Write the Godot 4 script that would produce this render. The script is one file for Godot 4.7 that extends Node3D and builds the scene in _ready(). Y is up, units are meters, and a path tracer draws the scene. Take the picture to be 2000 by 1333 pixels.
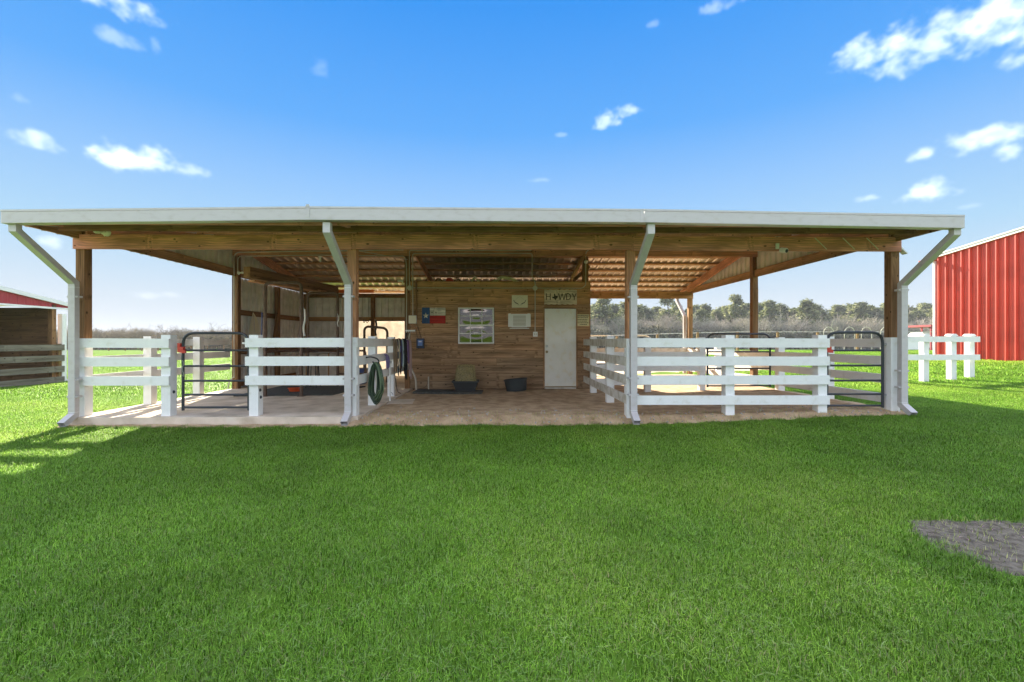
extends Node3D
# y is up, metres; the camera stands at x 0, z 0 and looks along -z; D in comments and arguments is the distance -z.

var rng := RandomNumberGenerator.new()
var M := {}
var boxes := {}
var taken := {}
var wob := FastNoiseLite.new()

# ---------------------------------------------------------------- helpers: numbers
func ss(a: float, b: float, x: float) -> float:
	var t := clampf((x - a) / (b - a), 0.0, 1.0)
	return t * t * (3.0 - 2.0 * t)

func ground_y(x: float, z: float) -> float:
	var d := -z
	var y := 0.15 * ss(1.5, 7.0, x) * ss(3.0, 6.5, d) + 0.5 * ss(7.0, 18.0, x) * ss(4.0, 11.0, d)
	y *= 1.0 - ss(25.0, 70.0, d)
	y -= 1.0 * ss(35.0, 140.0, d)
	return y

func pad_y(x: float) -> float:
	return 0.115 + 0.085 * ss(2.0, 6.5, x)

func deck_y(d: float) -> float:
	return 4.07 - 0.1667 * absf(d - 11.75)

func lin(r: float, g: float, b: float) -> Color:
	return Color(r, g, b).linear_to_srgb()

# ---------------------------------------------------------------- helpers: names and nodes
func numbered(p: Node, called: String) -> String:
	var key := str(p.get_instance_id()) + called
	var n: int = taken.get(key, 0)
	taken[key] = n + 1
	return called if n == 0 else "%s_%03d" % [called, n]

func gpos(n: Node) -> Vector3:
	var v := Vector3.ZERO
	while n is Node3D and n != self:
		v += n.position
		n = n.get_parent()
	return v

func thing(called: String, label: String, category: String, at: Vector3, group := "") -> Node3D:
	var o := Node3D.new()
	o.name = numbered(self, called)
	add_child(o, true)
	o.position = at
	tag(o, label, category, group)
	return o

func tag(o: Node, label: String, category: String, group := "", kind := "") -> void:
	if label: o.set_meta("label", label)
	if category: o.set_meta("category", category)
	if group: o.set_meta("group", group)
	if kind: o.set_meta("kind", kind)

func put(p: Node, called: String, mesh: Mesh, mat: Material, xf := Transform3D()) -> MeshInstance3D:
	# xf places the mesh in the world; the node is set against its parent's place
	var o := MeshInstance3D.new()
	o.mesh = mesh
	o.material_override = mat
	o.name = numbered(p, called)
	p.add_child(o, true)
	o.transform = Transform3D(xf.basis, xf.origin - gpos(p))
	return o

func pbox(p: Node, called: String, c: Vector3, s: Vector3, mat: Material, b := Basis()) -> MeshInstance3D:
	return put(p, called, box_mesh(s, rng.randi() % 5), mat, Transform3D(b, c))

func structure(called: String, mesh: Mesh, mat: Material, at := Vector3.ZERO) -> MeshInstance3D:
	var o := put(self, called, mesh, mat, Transform3D(Basis(), at))
	o.set_meta("kind", "structure")
	return o

# ---------------------------------------------------------------- helpers: shapes
func st_new() -> SurfaceTool:
	var st := SurfaceTool.new()
	st.begin(Mesh.PRIMITIVE_TRIANGLES)
	return st

func quad(st: SurfaceTool, a: Vector3, b: Vector3, c: Vector3, d: Vector3, n: Vector3, ua := Vector2(), ub := Vector2(1, 0), uc := Vector2(1, 1), ud := Vector2(0, 1)) -> void:
	# corners in a ring; turned so that the front faces along n
	var v := [a, b, c, d]
	var u := [ua, ub, uc, ud]
	if (b - a).cross(c - a).dot(n) > 0.0:
		v = [a, d, c, b]
		u = [ua, ud, uc, ub]
	for i in [0, 1, 2, 0, 2, 3]:
		st.set_normal(n)
		st.set_uv(u[i])
		st.add_vertex(v[i])

func add_box(st: SurfaceTool, c: Vector3, s: Vector3, b := Basis(), uvo := Vector2()) -> void:
	var long := 0
	if s.y > s[long]: long = 1
	if s.z > s[long]: long = 2
	for ax in 3:
		var j := (ax + 1) % 3
		var k := (ax + 2) % 3
		if k == long:
			var q := j
			j = k
			k = q
		for sg in [-1.0, 1.0]:
			var n := Vector3.ZERO
			n[ax] = sg
			var pts: Array[Vector3] = []
			var uvs: Array[Vector2] = []
			for e in [[-1, -1], [1, -1], [1, 1], [-1, 1]]:
				var v := n * s[ax] * 0.5
				v[j] = e[0] * s[j] * 0.5
				v[k] = e[1] * s[k] * 0.5
				pts.append(c + b * v)
				uvs.append(Vector2(v[j] / 2.0, (v[k] + n[ax] * s[ax] * 0.5 + ax * 0.13) / 0.5) + uvo)
			quad(st, pts[0], pts[1], pts[2], pts[3], b * n, uvs[0], uvs[1], uvs[2], uvs[3])

func box_mesh(s: Vector3, variant := 0) -> Mesh:
	var key := "%.3f %.3f %.3f %d" % [s.x, s.y, s.z, variant]
	if not boxes.has(key):
		var st := st_new()
		add_box(st, Vector3.ZERO, s, Basis(), Vector2(0.37 * variant, 0.23 * variant))
		boxes[key] = st.commit()
	return boxes[key]

func along(a: Vector3, b: Vector3, up := Vector3.UP) -> Basis:
	# x runs from a to b, y as near to up as it can
	var x := (b - a).normalized()
	var z := x.cross(up).normalized()
	return Basis(x, z.cross(x), z)

func bar(p: Node, called: String, a: Vector3, b: Vector3, h: float, t: float, mat: Material, up := Vector3.UP) -> MeshInstance3D:
	return pbox(p, called, (a + b) * 0.5, Vector3(snappedf(a.distance_to(b), 0.001), h, t), mat, along(a, b, up))

func add_tube(st: SurfaceTool, pts: Array, r: float, sides := 8, r1 := -1.0) -> void:
	var n := pts.size()
	var rings := []
	var side := Vector3.ZERO
	for i in n:
		var t: Vector3
		if i == 0: t = pts[1] - pts[0]
		elif i == n - 1: t = pts[n - 1] - pts[n - 2]
		else: t = (pts[i + 1] - pts[i]).normalized() + (pts[i] - pts[i - 1]).normalized()
		t = t.normalized()
		if i == 0:
			side = t.cross(Vector3(0.13, 0.2, 0.97) if absf(t.y) > 0.8 else Vector3.UP).normalized()
		else:
			side = (side - t * side.dot(t)).normalized()
		var other := t.cross(side)
		var rr := r if r1 < 0.0 else lerpf(r, r1, float(i) / (n - 1))
		var ring := []
		for k in sides:
			var an := TAU * k / sides
			ring.append([pts[i] + (side * cos(an) + other * sin(an)) * rr, side * cos(an) + other * sin(an)])
		rings.append(ring)
	for i in n - 1:
		for k in sides:
			var q := (k + 1) % sides
			for w in [[i, k], [i + 1, k], [i + 1, q], [i, k], [i + 1, q], [i, q]]:
				st.set_normal(rings[w[0]][w[1]][1])
				st.set_uv(Vector2(w[0] * 0.1, w[1] * 0.05))
				st.add_vertex(rings[w[0]][w[1]][0])
	for e in [0, n - 1]:
		for k in range(1, sides - 1):
			for w in ([0, k, k + 1] if e == 0 else [0, k + 1, k]):
				st.set_normal((pts[0] - pts[1]).normalized() if e == 0 else (pts[n - 1] - pts[n - 2]).normalized())
				st.set_uv(Vector2.ZERO)
				st.add_vertex(rings[e][w][0])

func bent(pts: Array, r: float, steps := 5) -> Array:
	# the same path with its corners rounded
	var out := [pts[0]]
	for i in range(1, pts.size() - 1):
		var a: Vector3 = (pts[i - 1] - pts[i])
		var b: Vector3 = (pts[i + 1] - pts[i])
		var rr := minf(r, minf(a.length(), b.length()) * 0.49)
		var p0: Vector3 = pts[i] + a.normalized() * rr
		var p1: Vector3 = pts[i] + b.normalized() * rr
		for s in steps + 1:
			var t := float(s) / steps
			out.append(p0.lerp(pts[i], t).lerp(Vector3(pts[i]).lerp(p1, t), t))
	out.append(pts[-1])
	return out

func tube(p: Node, called: String, pts: Array, r: float, mat: Material, sides := 10) -> MeshInstance3D:
	var st := st_new()
	add_tube(st, pts, r, sides)
	return put(p, called, st.commit(), mat)

func smooth_path(keys: Array, steps := 8) -> Array:
	# Catmull-Rom through the keys
	var out := []
	for i in keys.size() - 1:
		var a: Vector3 = keys[maxi(i - 1, 0)]
		var b: Vector3 = keys[i]
		var c: Vector3 = keys[i + 1]
		var d: Vector3 = keys[mini(i + 2, keys.size() - 1)]
		for s in steps:
			out.append(b.cubic_interpolate(c, a, d, float(s) / steps))
	out.append(keys[-1])
	return out

func add_duct(st: SurfaceTool, pts: Array, w: float, d: float, open_end := false) -> void:
	# a square duct whose path lies in a plane across x, with mitred bends
	var rings := []
	for i in pts.size():
		var t0: Vector3 = (pts[mini(i + 1, pts.size() - 1)] - pts[mini(i, pts.size() - 2)]).normalized()
		var t1: Vector3 = (pts[maxi(i, 1)] - pts[maxi(i - 1, 0)]).normalized()
		var n0 := Vector3.RIGHT.cross(t0)
		var n1 := Vector3.RIGHT.cross(t1)
		var n := (n0 + n1).normalized()
		n /= maxf(0.3, n.dot(n0))
		var c: Vector3 = pts[i]
		rings.append([c - Vector3.RIGHT * w / 2 - n * d / 2, c + Vector3.RIGHT * w / 2 - n * d / 2, c + Vector3.RIGHT * w / 2 + n * d / 2, c - Vector3.RIGHT * w / 2 + n * d / 2])
	for i in pts.size() - 1:
		for k in 4:
			var q := (k + 1) % 4
			var mid: Vector3 = (rings[i][k] + rings[i][q] + rings[i + 1][k] + rings[i + 1][q]) / 4.0
			var n: Vector3 = (rings[i][q] - rings[i][k]).cross(rings[i + 1][k] - rings[i][k]).normalized()
			if n.dot(mid - (pts[i] + pts[i + 1]) / 2.0) < 0.0: n = -n
			quad(st, rings[i][k], rings[i][q], rings[i + 1][q], rings[i + 1][k], n)
	if not open_end:
		for e in [0, pts.size() - 1]:
			var n: Vector3 = (pts[0] - pts[1] if e == 0 else pts[e] - pts[e - 1]).normalized()
			quad(st, rings[e][0], rings[e][1], rings[e][2], rings[e][3], n)

func prism(poly: PackedVector2Array, depth: float) -> Mesh:
	# an outline in x and y, as thick as depth, middle at z 0
	var st := st_new()
	var h := depth / 2.0
	var tri := Geometry2D.triangulate_polygon(poly)
	for i in range(0, tri.size(), 3):
		for sg in [-1.0, 1.0]:
			var p := [poly[tri[i]], poly[tri[i + 1]], poly[tri[i + 2]]]
			var ccw: bool = (p[1] - p[0]).cross(p[2] - p[0]) > 0.0
			if ccw == (sg > 0.0): p = [p[0], p[2], p[1]]
			for v in p:
				st.set_normal(Vector3(0, 0, sg))
				st.set_uv(Vector2(v.x / 2.0, v.y / 0.5))
				st.add_vertex(Vector3(v.x, v.y, sg * h))
	var turn := 1.0 if not Geometry2D.is_polygon_clockwise(poly) else -1.0
	for i in poly.size():
		var a := poly[i]
		var b := poly[(i + 1) % poly.size()]
		var e := (b - a).normalized()
		var n := Vector3(e.y, -e.x, 0) * turn
		quad(st, Vector3(a.x, a.y, -h), Vector3(b.x, b.y, -h), Vector3(b.x, b.y, h), Vector3(a.x, a.y, h), n, Vector2(0, 0), Vector2(a.distance_to(b) / 2.0, 0), Vector2(a.distance_to(b) / 2.0, depth / 0.5), Vector2(0, depth / 0.5))
	return st.commit()

func ribbed(w: float, yb: float, tl: float, tr: float, pitch: float, rib: float, base := 0.5, thick := 0.0) -> Mesh:
	# sheet metal in x and y with ribs that stand towards +z; its top runs from tl to tr
	var xs := []
	var n := maxi(1, roundi(w / pitch))
	var p := w / n
	for i in n:
		var c := (i + 0.5) * p
		for e in [[-0.5 * p, 0.0], [-0.045, 0.0], [-0.018, rib], [0.018, rib], [0.045, 0.0]]:
			xs.append(Vector2(c + e[0], e[1]))
		if base > 0.0:
			xs.append(Vector2(c + 0.30 * p, 0.0))
			xs.append(Vector2(c + 0.33 * p, rib * 0.2))
			xs.append(Vector2(c + 0.37 * p, 0.0))
	xs.append(Vector2(w, 0.0))
	var st := st_new()
	for i in xs.size() - 1:
		var a: Vector2 = xs[i]
		var b: Vector2 = xs[i + 1]
		if b.x - a.x < 1e-5: continue
		var e := (b - a).normalized()
		quad(st, Vector3(a.x, yb, a.y), Vector3(b.x, yb, b.y), Vector3(b.x, lerpf(tl, tr, b.x / w), b.y), Vector3(a.x, lerpf(tl, tr, a.x / w), a.y), Vector3(-e.y, 0, e.x), Vector2(a.x, yb), Vector2(b.x, yb), Vector2(b.x, tl), Vector2(a.x, tl))
	return st.commit()

func lathe(prof: Array, sides: int, sx := 1.0, sz := 1.0) -> Mesh:
	var st := st_new()
	for i in prof.size() - 1:
		var a: Vector2 = prof[i]
		var b: Vector2 = prof[i + 1]
		for k in sides:
			var t0 := TAU * k / sides
			var t1 := TAU * (k + 1) / sides
			var e := (b - a).normalized()
			var q := [Vector3(a.x * cos(t0) * sx, a.y, a.x * sin(t0) * sz), Vector3(a.x * cos(t1) * sx, a.y, a.x * sin(t1) * sz), Vector3(b.x * cos(t1) * sx, b.y, b.x * sin(t1) * sz), Vector3(b.x * cos(t0) * sx, b.y, b.x * sin(t0) * sz)]
			var tm := (t0 + t1) / 2
			quad(st, q[0], q[1], q[2], q[3], Vector3(e.y * cos(tm), -e.x, e.y * sin(tm)).normalized(), Vector2(t0, a.y), Vector2(t1, a.y), Vector2(t1, b.y), Vector2(t0, b.y))
	return st.commit()

# ---------------------------------------------------------------- helpers: materials
func noise_tex(freq: float, stops: Array, size := 512, octaves := 4, kind := FastNoiseLite.TYPE_SIMPLEX_SMOOTH, noise_seed := 1, normal := 0.0) -> NoiseTexture2D:
	var t := NoiseTexture2D.new()
	var n := FastNoiseLite.new()
	n.seed = noise_seed
	n.noise_type = kind
	n.frequency = freq
	n.fractal_octaves = octaves
	t.width = size
	t.height = size
	t.seamless = true
	t.noise = n
	if normal > 0.0:
		t.as_normal_map = true
		t.bump_strength = normal
	else:
		var g := Gradient.new()
		var off := PackedFloat32Array()
		var col := PackedColorArray()
		for s in stops:
			off.append(s[0])
			col.append(s[1])
		g.offsets = off
		g.colors = col
		t.color_ramp = g
	return t

func mat(color: Color, rough := 0.7, metal := 0.0) -> StandardMaterial3D:
	var m := StandardMaterial3D.new()
	m.albedo_color = color
	m.roughness = rough
	m.metallic = metal
	return m

func tri(m: StandardMaterial3D, metres: float, world := true) -> StandardMaterial3D:
	m.uv1_triplanar = true
	m.uv1_world_triplanar = world
	m.uv1_scale = Vector3.ONE / metres
	return m

func grey(v: float) -> Color:
	return Color(v, v, v)

func wood_image(noise_seed: int, knots: int, contrast: float) -> ImageTexture:
	# grain runs along u: 2 m of board by 0.5 m
	var w := 768
	var h := 256
	var n := FastNoiseLite.new()
	n.seed = noise_seed
	n.frequency = 1.0
	n.fractal_octaves = 3
	var kr := RandomNumberGenerator.new()
	kr.seed = noise_seed
	var ks := []
	for i in knots:
		ks.append(Vector3(kr.randf() * 2.0, kr.randf() * 0.5, kr.randf_range(0.006, 0.016)))
	var im := Image.create(w, h, false, Image.FORMAT_RGB8)
	for y in h:
		for x in w:
			var u := 2.0 * x / w
			var v := 0.5 * y / h
			var fade := minf(1.0, 8.0 * minf(u, 2.0 - u))
			var bend := 0.0
			var dark := 0.0
			for k in ks:
				var dx: float = u - k.x
				var dy: float = v - k.y
				if absf(dx) < 0.2 and absf(dy) < 0.12:
					var g: float = exp(-(dx * dx) / 0.004 - (dy * dy) / 0.0012)
					bend += g * (0.02 if dy > 0.0 else -0.02)
					var q: float = sqrt(dx * dx * 0.4 + dy * dy) / k.z
					dark = maxf(dark, clampf(1.3 - q, 0.0, 1.0))
			var vv := v - bend
			var g1 := n.get_noise_2d(u * 0.55 * fade, vv * 42.0)
			var g2 := n.get_noise_2d(u * 2.2 * fade + 40.0, vv * 190.0)
			var g3 := n.get_noise_2d(u * 0.9 * fade + 90.0, vv * 6.0)
			var rings := sin((vv * 130.0 + g3 * 9.0 + u * 0.6))
			var l := 0.78 + contrast * (0.16 * g1 + 0.08 * g2 + 0.16 * g3 + 0.045 * rings) + 0.06
			l *= 1.0 - 0.62 * dark
			l = clampf(l, 0.05, 1.0)
			im.set_pixel(x, y, Color(l, l * (0.985 - 0.05 * (1.0 - l)), l * (0.96 - 0.12 * (1.0 - l))))
	return ImageTexture.create_from_image(im)

func wood(tex: Texture2D, c: Color, rough := 0.8) -> StandardMaterial3D:
	var m := mat(c, rough)
	m.albedo_texture = tex
	m.metallic_specular = 0.25
	m.heightmap_enabled = false
	return m

func make_materials() -> void:
	var w1 := wood_image(3, 9, 1.0)
	var w2 := wood_image(8, 14, 1.1)
	M.beam = wood(w1, lin(0.76, 0.40, 0.235))
	M.header = wood(w1, lin(0.95, 0.44, 0.34))
	M.purlin = wood(w1, lin(0.66, 0.38, 0.20))
	M.post = wood(w2, lin(0.34, 0.195, 0.10))
	M.siding_trim = wood(w2, lin(0.52, 0.32, 0.16))
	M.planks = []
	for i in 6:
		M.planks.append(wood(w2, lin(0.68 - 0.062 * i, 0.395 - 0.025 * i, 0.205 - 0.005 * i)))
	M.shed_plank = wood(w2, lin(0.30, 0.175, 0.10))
	M.joint = wood(w2, lin(0.15, 0.085, 0.045))
	M.grey_board = wood(w2, lin(0.25, 0.235, 0.20), 0.95)
	M.yellow_post = wood(w2, lin(0.36, 0.25, 0.12), 0.9)
	M.white = tri(mat(lin(0.86, 0.86, 0.85), 0.55), 1.3)
	M.white.albedo_texture = noise_tex(0.012, [[0.0, Color(0.93, 0.92, 0.895)], [0.3, grey(0.98)], [1.0, grey(1.0)]], 512, 5, FastNoiseLite.TYPE_SIMPLEX_SMOOTH, 4)
	M.soiled = tri(mat(lin(0.74, 0.72, 0.68), 0.8), 2.2)
	M.soiled.albedo_texture = noise_tex(0.016, [[0.0, Color(0.80, 0.76, 0.70)], [0.35, Color(0.88, 0.86, 0.82)], [0.55, Color(0.95, 0.94, 0.92)], [1.0, Color(1, 1, 1)]], 512, 5, FastNoiseLite.TYPE_SIMPLEX_SMOOTH, 6)
	M.gutter = mat(lin(0.56, 0.525, 0.53), 0.4)
	M.gutter.uv1_triplanar = true
	M.gutter.uv1_world_triplanar = true
	M.gutter.uv1_scale = Vector3(0.45, 0.9, 0.45)
	M.gutter.albedo_texture = noise_tex(0.02, [[0.0, Color(0.93, 0.92, 0.90)], [0.4, grey(0.98)], [1.0, grey(1.0)]], 512, 5, FastNoiseLite.TYPE_SIMPLEX_SMOOTH, 71)
	M.siding = tri(mat(lin(0.86, 0.85, 0.83), 0.45, 0.1), 1.1)
	M.siding.albedo_texture = noise_tex(0.01, [[0.0, grey(0.85)], [0.5, grey(0.95)], [1.0, grey(1.0)]], 256, 4, FastNoiseLite.TYPE_SIMPLEX_SMOOTH, 9)
	M.deck = mat(lin(0.55, 0.43, 0.30), 0.3, 0.65)
	M.rake = mat(lin(0.78, 0.79, 0.80), 0.4)
	M.red_metal = mat(lin(0.58, 0.075, 0.045), 0.42)
	M.red_metal = tri(M.red_metal, 2.3)
	M.red_metal.albedo_texture = noise_tex(0.008, [[0.0, Color(0.86, 0.84, 0.82)], [0.5, grey(0.95)], [1.0, grey(1.0)]], 256, 5, FastNoiseLite.TYPE_SIMPLEX_SMOOTH, 61)
	M.red_dull = mat(lin(0.33, 0.03, 0.04), 0.5)
	M.gate = mat(lin(0.045, 0.05, 0.06), 0.42, 0.35)
	M.rust_pipe = tri(mat(lin(0.19, 0.12, 0.085), 0.7, 0.2), 0.5)
	M.rust_pipe.albedo_texture = noise_tex(0.02, [[0.0, grey(0.7)], [1.0, grey(1.0)]], 256)
	M.pale_pipe = mat(lin(0.62, 0.55, 0.45), 0.5, 0.3)
	M.steel = mat(lin(0.55, 0.56, 0.57), 0.35, 0.9)
	M.brass = mat(lin(0.30, 0.24, 0.14), 0.35, 0.8)
	M.red_plastic = mat(lin(0.55, 0.05, 0.03), 0.45)
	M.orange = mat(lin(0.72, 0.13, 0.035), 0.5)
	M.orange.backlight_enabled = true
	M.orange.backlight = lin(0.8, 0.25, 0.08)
	M.pvc = mat(lin(0.50, 0.46, 0.38), 0.5)
	M.white_plastic = mat(lin(0.78, 0.77, 0.73), 0.45)
	M.cream = mat(lin(0.74, 0.68, 0.52), 0.6)
	M.black = mat(lin(0.018, 0.018, 0.019), 0.7)
	M.rubber = mat(lin(0.035, 0.042, 0.045), 0.75)
	M.mat_rubber = tri(mat(lin(0.10, 0.105, 0.095), 0.95), 0.6)
	M.mat_rubber.albedo_texture = noise_tex(0.03, [[0.0, grey(0.6)], [1.0, grey(1.0)]], 256)
	M.blue = mat(lin(0.03, 0.06, 0.20), 0.5)
	M.door = tri(mat(lin(0.80, 0.79, 0.73), 0.5), 1.7)
	M.door.albedo_texture = noise_tex(0.012, [[0.0, Color(0.94, 0.91, 0.84)], [0.22, Color(0.975, 0.96, 0.93)], [0.38, grey(0.98)], [1.0, grey(1.0)]], 512, 6, FastNoiseLite.TYPE_SIMPLEX_SMOOTH, 21)
	M.glass_back = mat(lin(0.03, 0.03, 0.03), 0.9)
	M.glass = mat(Color(0.9, 0.95, 0.95, 0.12), 0.02)
	M.glass.transparency = BaseMaterial3D.TRANSPARENCY_ALPHA
	M.mirror = mat(lin(0.125, 0.11, 0.10), 0.04, 1.0)
	M.concrete = tri(mat(lin(0.76, 0.67, 0.57), 0.9), 2.6)
	M.concrete.albedo_texture = noise_tex(0.008, [[0.0, Color(0.78, 0.74, 0.69)], [0.4, Color(0.91, 0.89, 0.86)], [0.7, Color(0.97, 0.95, 0.93)], [1.0, Color(1, 1, 1)]], 512, 6, FastNoiseLite.TYPE_SIMPLEX_SMOOTH, 31)
	M.dirt = tri(mat(lin(0.57, 0.435, 0.30), 0.98), 4.3)
	M.dirt.albedo_texture = noise_tex(0.012, [[0.0, Color(0.74, 0.69, 0.62)], [0.4, Color(0.88, 0.84, 0.78)], [0.62, Color(0.96, 0.93, 0.88)], [1.0, Color(1, 0.98, 0.94)]], 1024, 7, FastNoiseLite.TYPE_SIMPLEX_SMOOTH, 41)
	M.dirt.normal_enabled = true
	M.dirt.normal_texture = noise_tex(0.03, [], 1024, 6, FastNoiseLite.TYPE_SIMPLEX_SMOOTH, 42, 6.0)
	M.dirt.normal_scale = 0.5
	M.bare = tri(mat(lin(0.25, 0.225, 0.19), 0.98), 1.2)
	M.bare.albedo_texture = noise_tex(0.014, [[0.0, Color(0.5, 0.46, 0.42)], [0.5, Color(0.82, 0.79, 0.74)], [1.0, Color(1, 0.98, 0.94)]], 1024, 7, FastNoiseLite.TYPE_SIMPLEX_SMOOTH, 43)
	M.bare.normal_enabled = true
	M.bare.normal_texture = noise_tex(0.03, [], 1024, 6, FastNoiseLite.TYPE_SIMPLEX_SMOOTH, 44, 8.0)
	M.sand = tri(mat(lin(0.66, 0.50, 0.34), 0.98), 6.0)
	M.sand.albedo_texture = noise_tex(0.01, [[0.0, grey(0.7)], [1.0, grey(1.0)]], 512, 5)
	M.field = tri(mat(Color(1, 1, 1), 0.95), 5.3)
	M.field.albedo_texture = noise_tex(0.009, [[0.0, lin(0.06, 0.115, 0.014)], [0.42, lin(0.095, 0.18, 0.018)], [0.62, lin(0.11, 0.20, 0.025)], [1.0, lin(0.15, 0.22, 0.04)]], 1024, 7, FastNoiseLite.TYPE_SIMPLEX_SMOOTH, 51)
	M.field.metallic_specular = 0.1
	M.grass = mat(Color(1, 1, 1), 0.55)
	M.grass.vertex_color_use_as_albedo = true
	M.grass.metallic_specular = 0.3
	M.grass.backlight_enabled = true
	M.grass.backlight = Color(0.55, 0.65, 0.3)
	M.straw = mat(lin(0.50, 0.40, 0.22), 0.9)
	M.hay = tri(mat(lin(0.42, 0.34, 0.17), 0.95), 0.5, false)
	M.hay.albedo_texture = noise_tex(0.05, [[0.0, grey(0.45)], [0.5, grey(0.8)], [1.0, grey(1.0)]], 256)
	M.needles = mat(Color(1, 1, 1), 0.8)
	M.needles.vertex_color_use_as_albedo = true
	M.needles.backlight_enabled = true
	M.needles.backlight = Color(0.5, 0.6, 0.3)
	M.needles.metallic_specular = 0.1
	M.bark = mat(lin(0.16, 0.12, 0.095), 0.95)
	M.twig = mat(Color(1, 1, 1), 0.95)
	M.twig.vertex_color_use_as_albedo = true
	M.twig.metallic_specular = 0.1
	M.canvas = tri(mat(lin(0.74, 0.665, 0.58), 0.9), 1.0)
	M.canvas.albedo_texture = noise_tex(0.01, [[0.0, grey(0.8)], [1.0, grey(1.0)]], 256)
	M.canvas.backlight_enabled = true
	M.canvas.backlight = lin(0.55, 0.52, 0.48)
	M.hose = mat(lin(0.035, 0.06, 0.032), 0.45)
	M.sign_wood = wood(w1, lin(0.92, 0.80, 0.64))
	M.ink = mat(lin(0.05, 0.032, 0.02), 0.8)
	M.flag_blue = wood(w1, lin(0.055, 0.125, 0.30))
	M.flag_white = wood(w1, lin(0.80, 0.77, 0.66))
	M.flag_red = wood(w1, lin(0.50, 0.045, 0.035))
	M.warn = mat(lin(0.70, 0.62, 0.36), 0.6)

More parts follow.
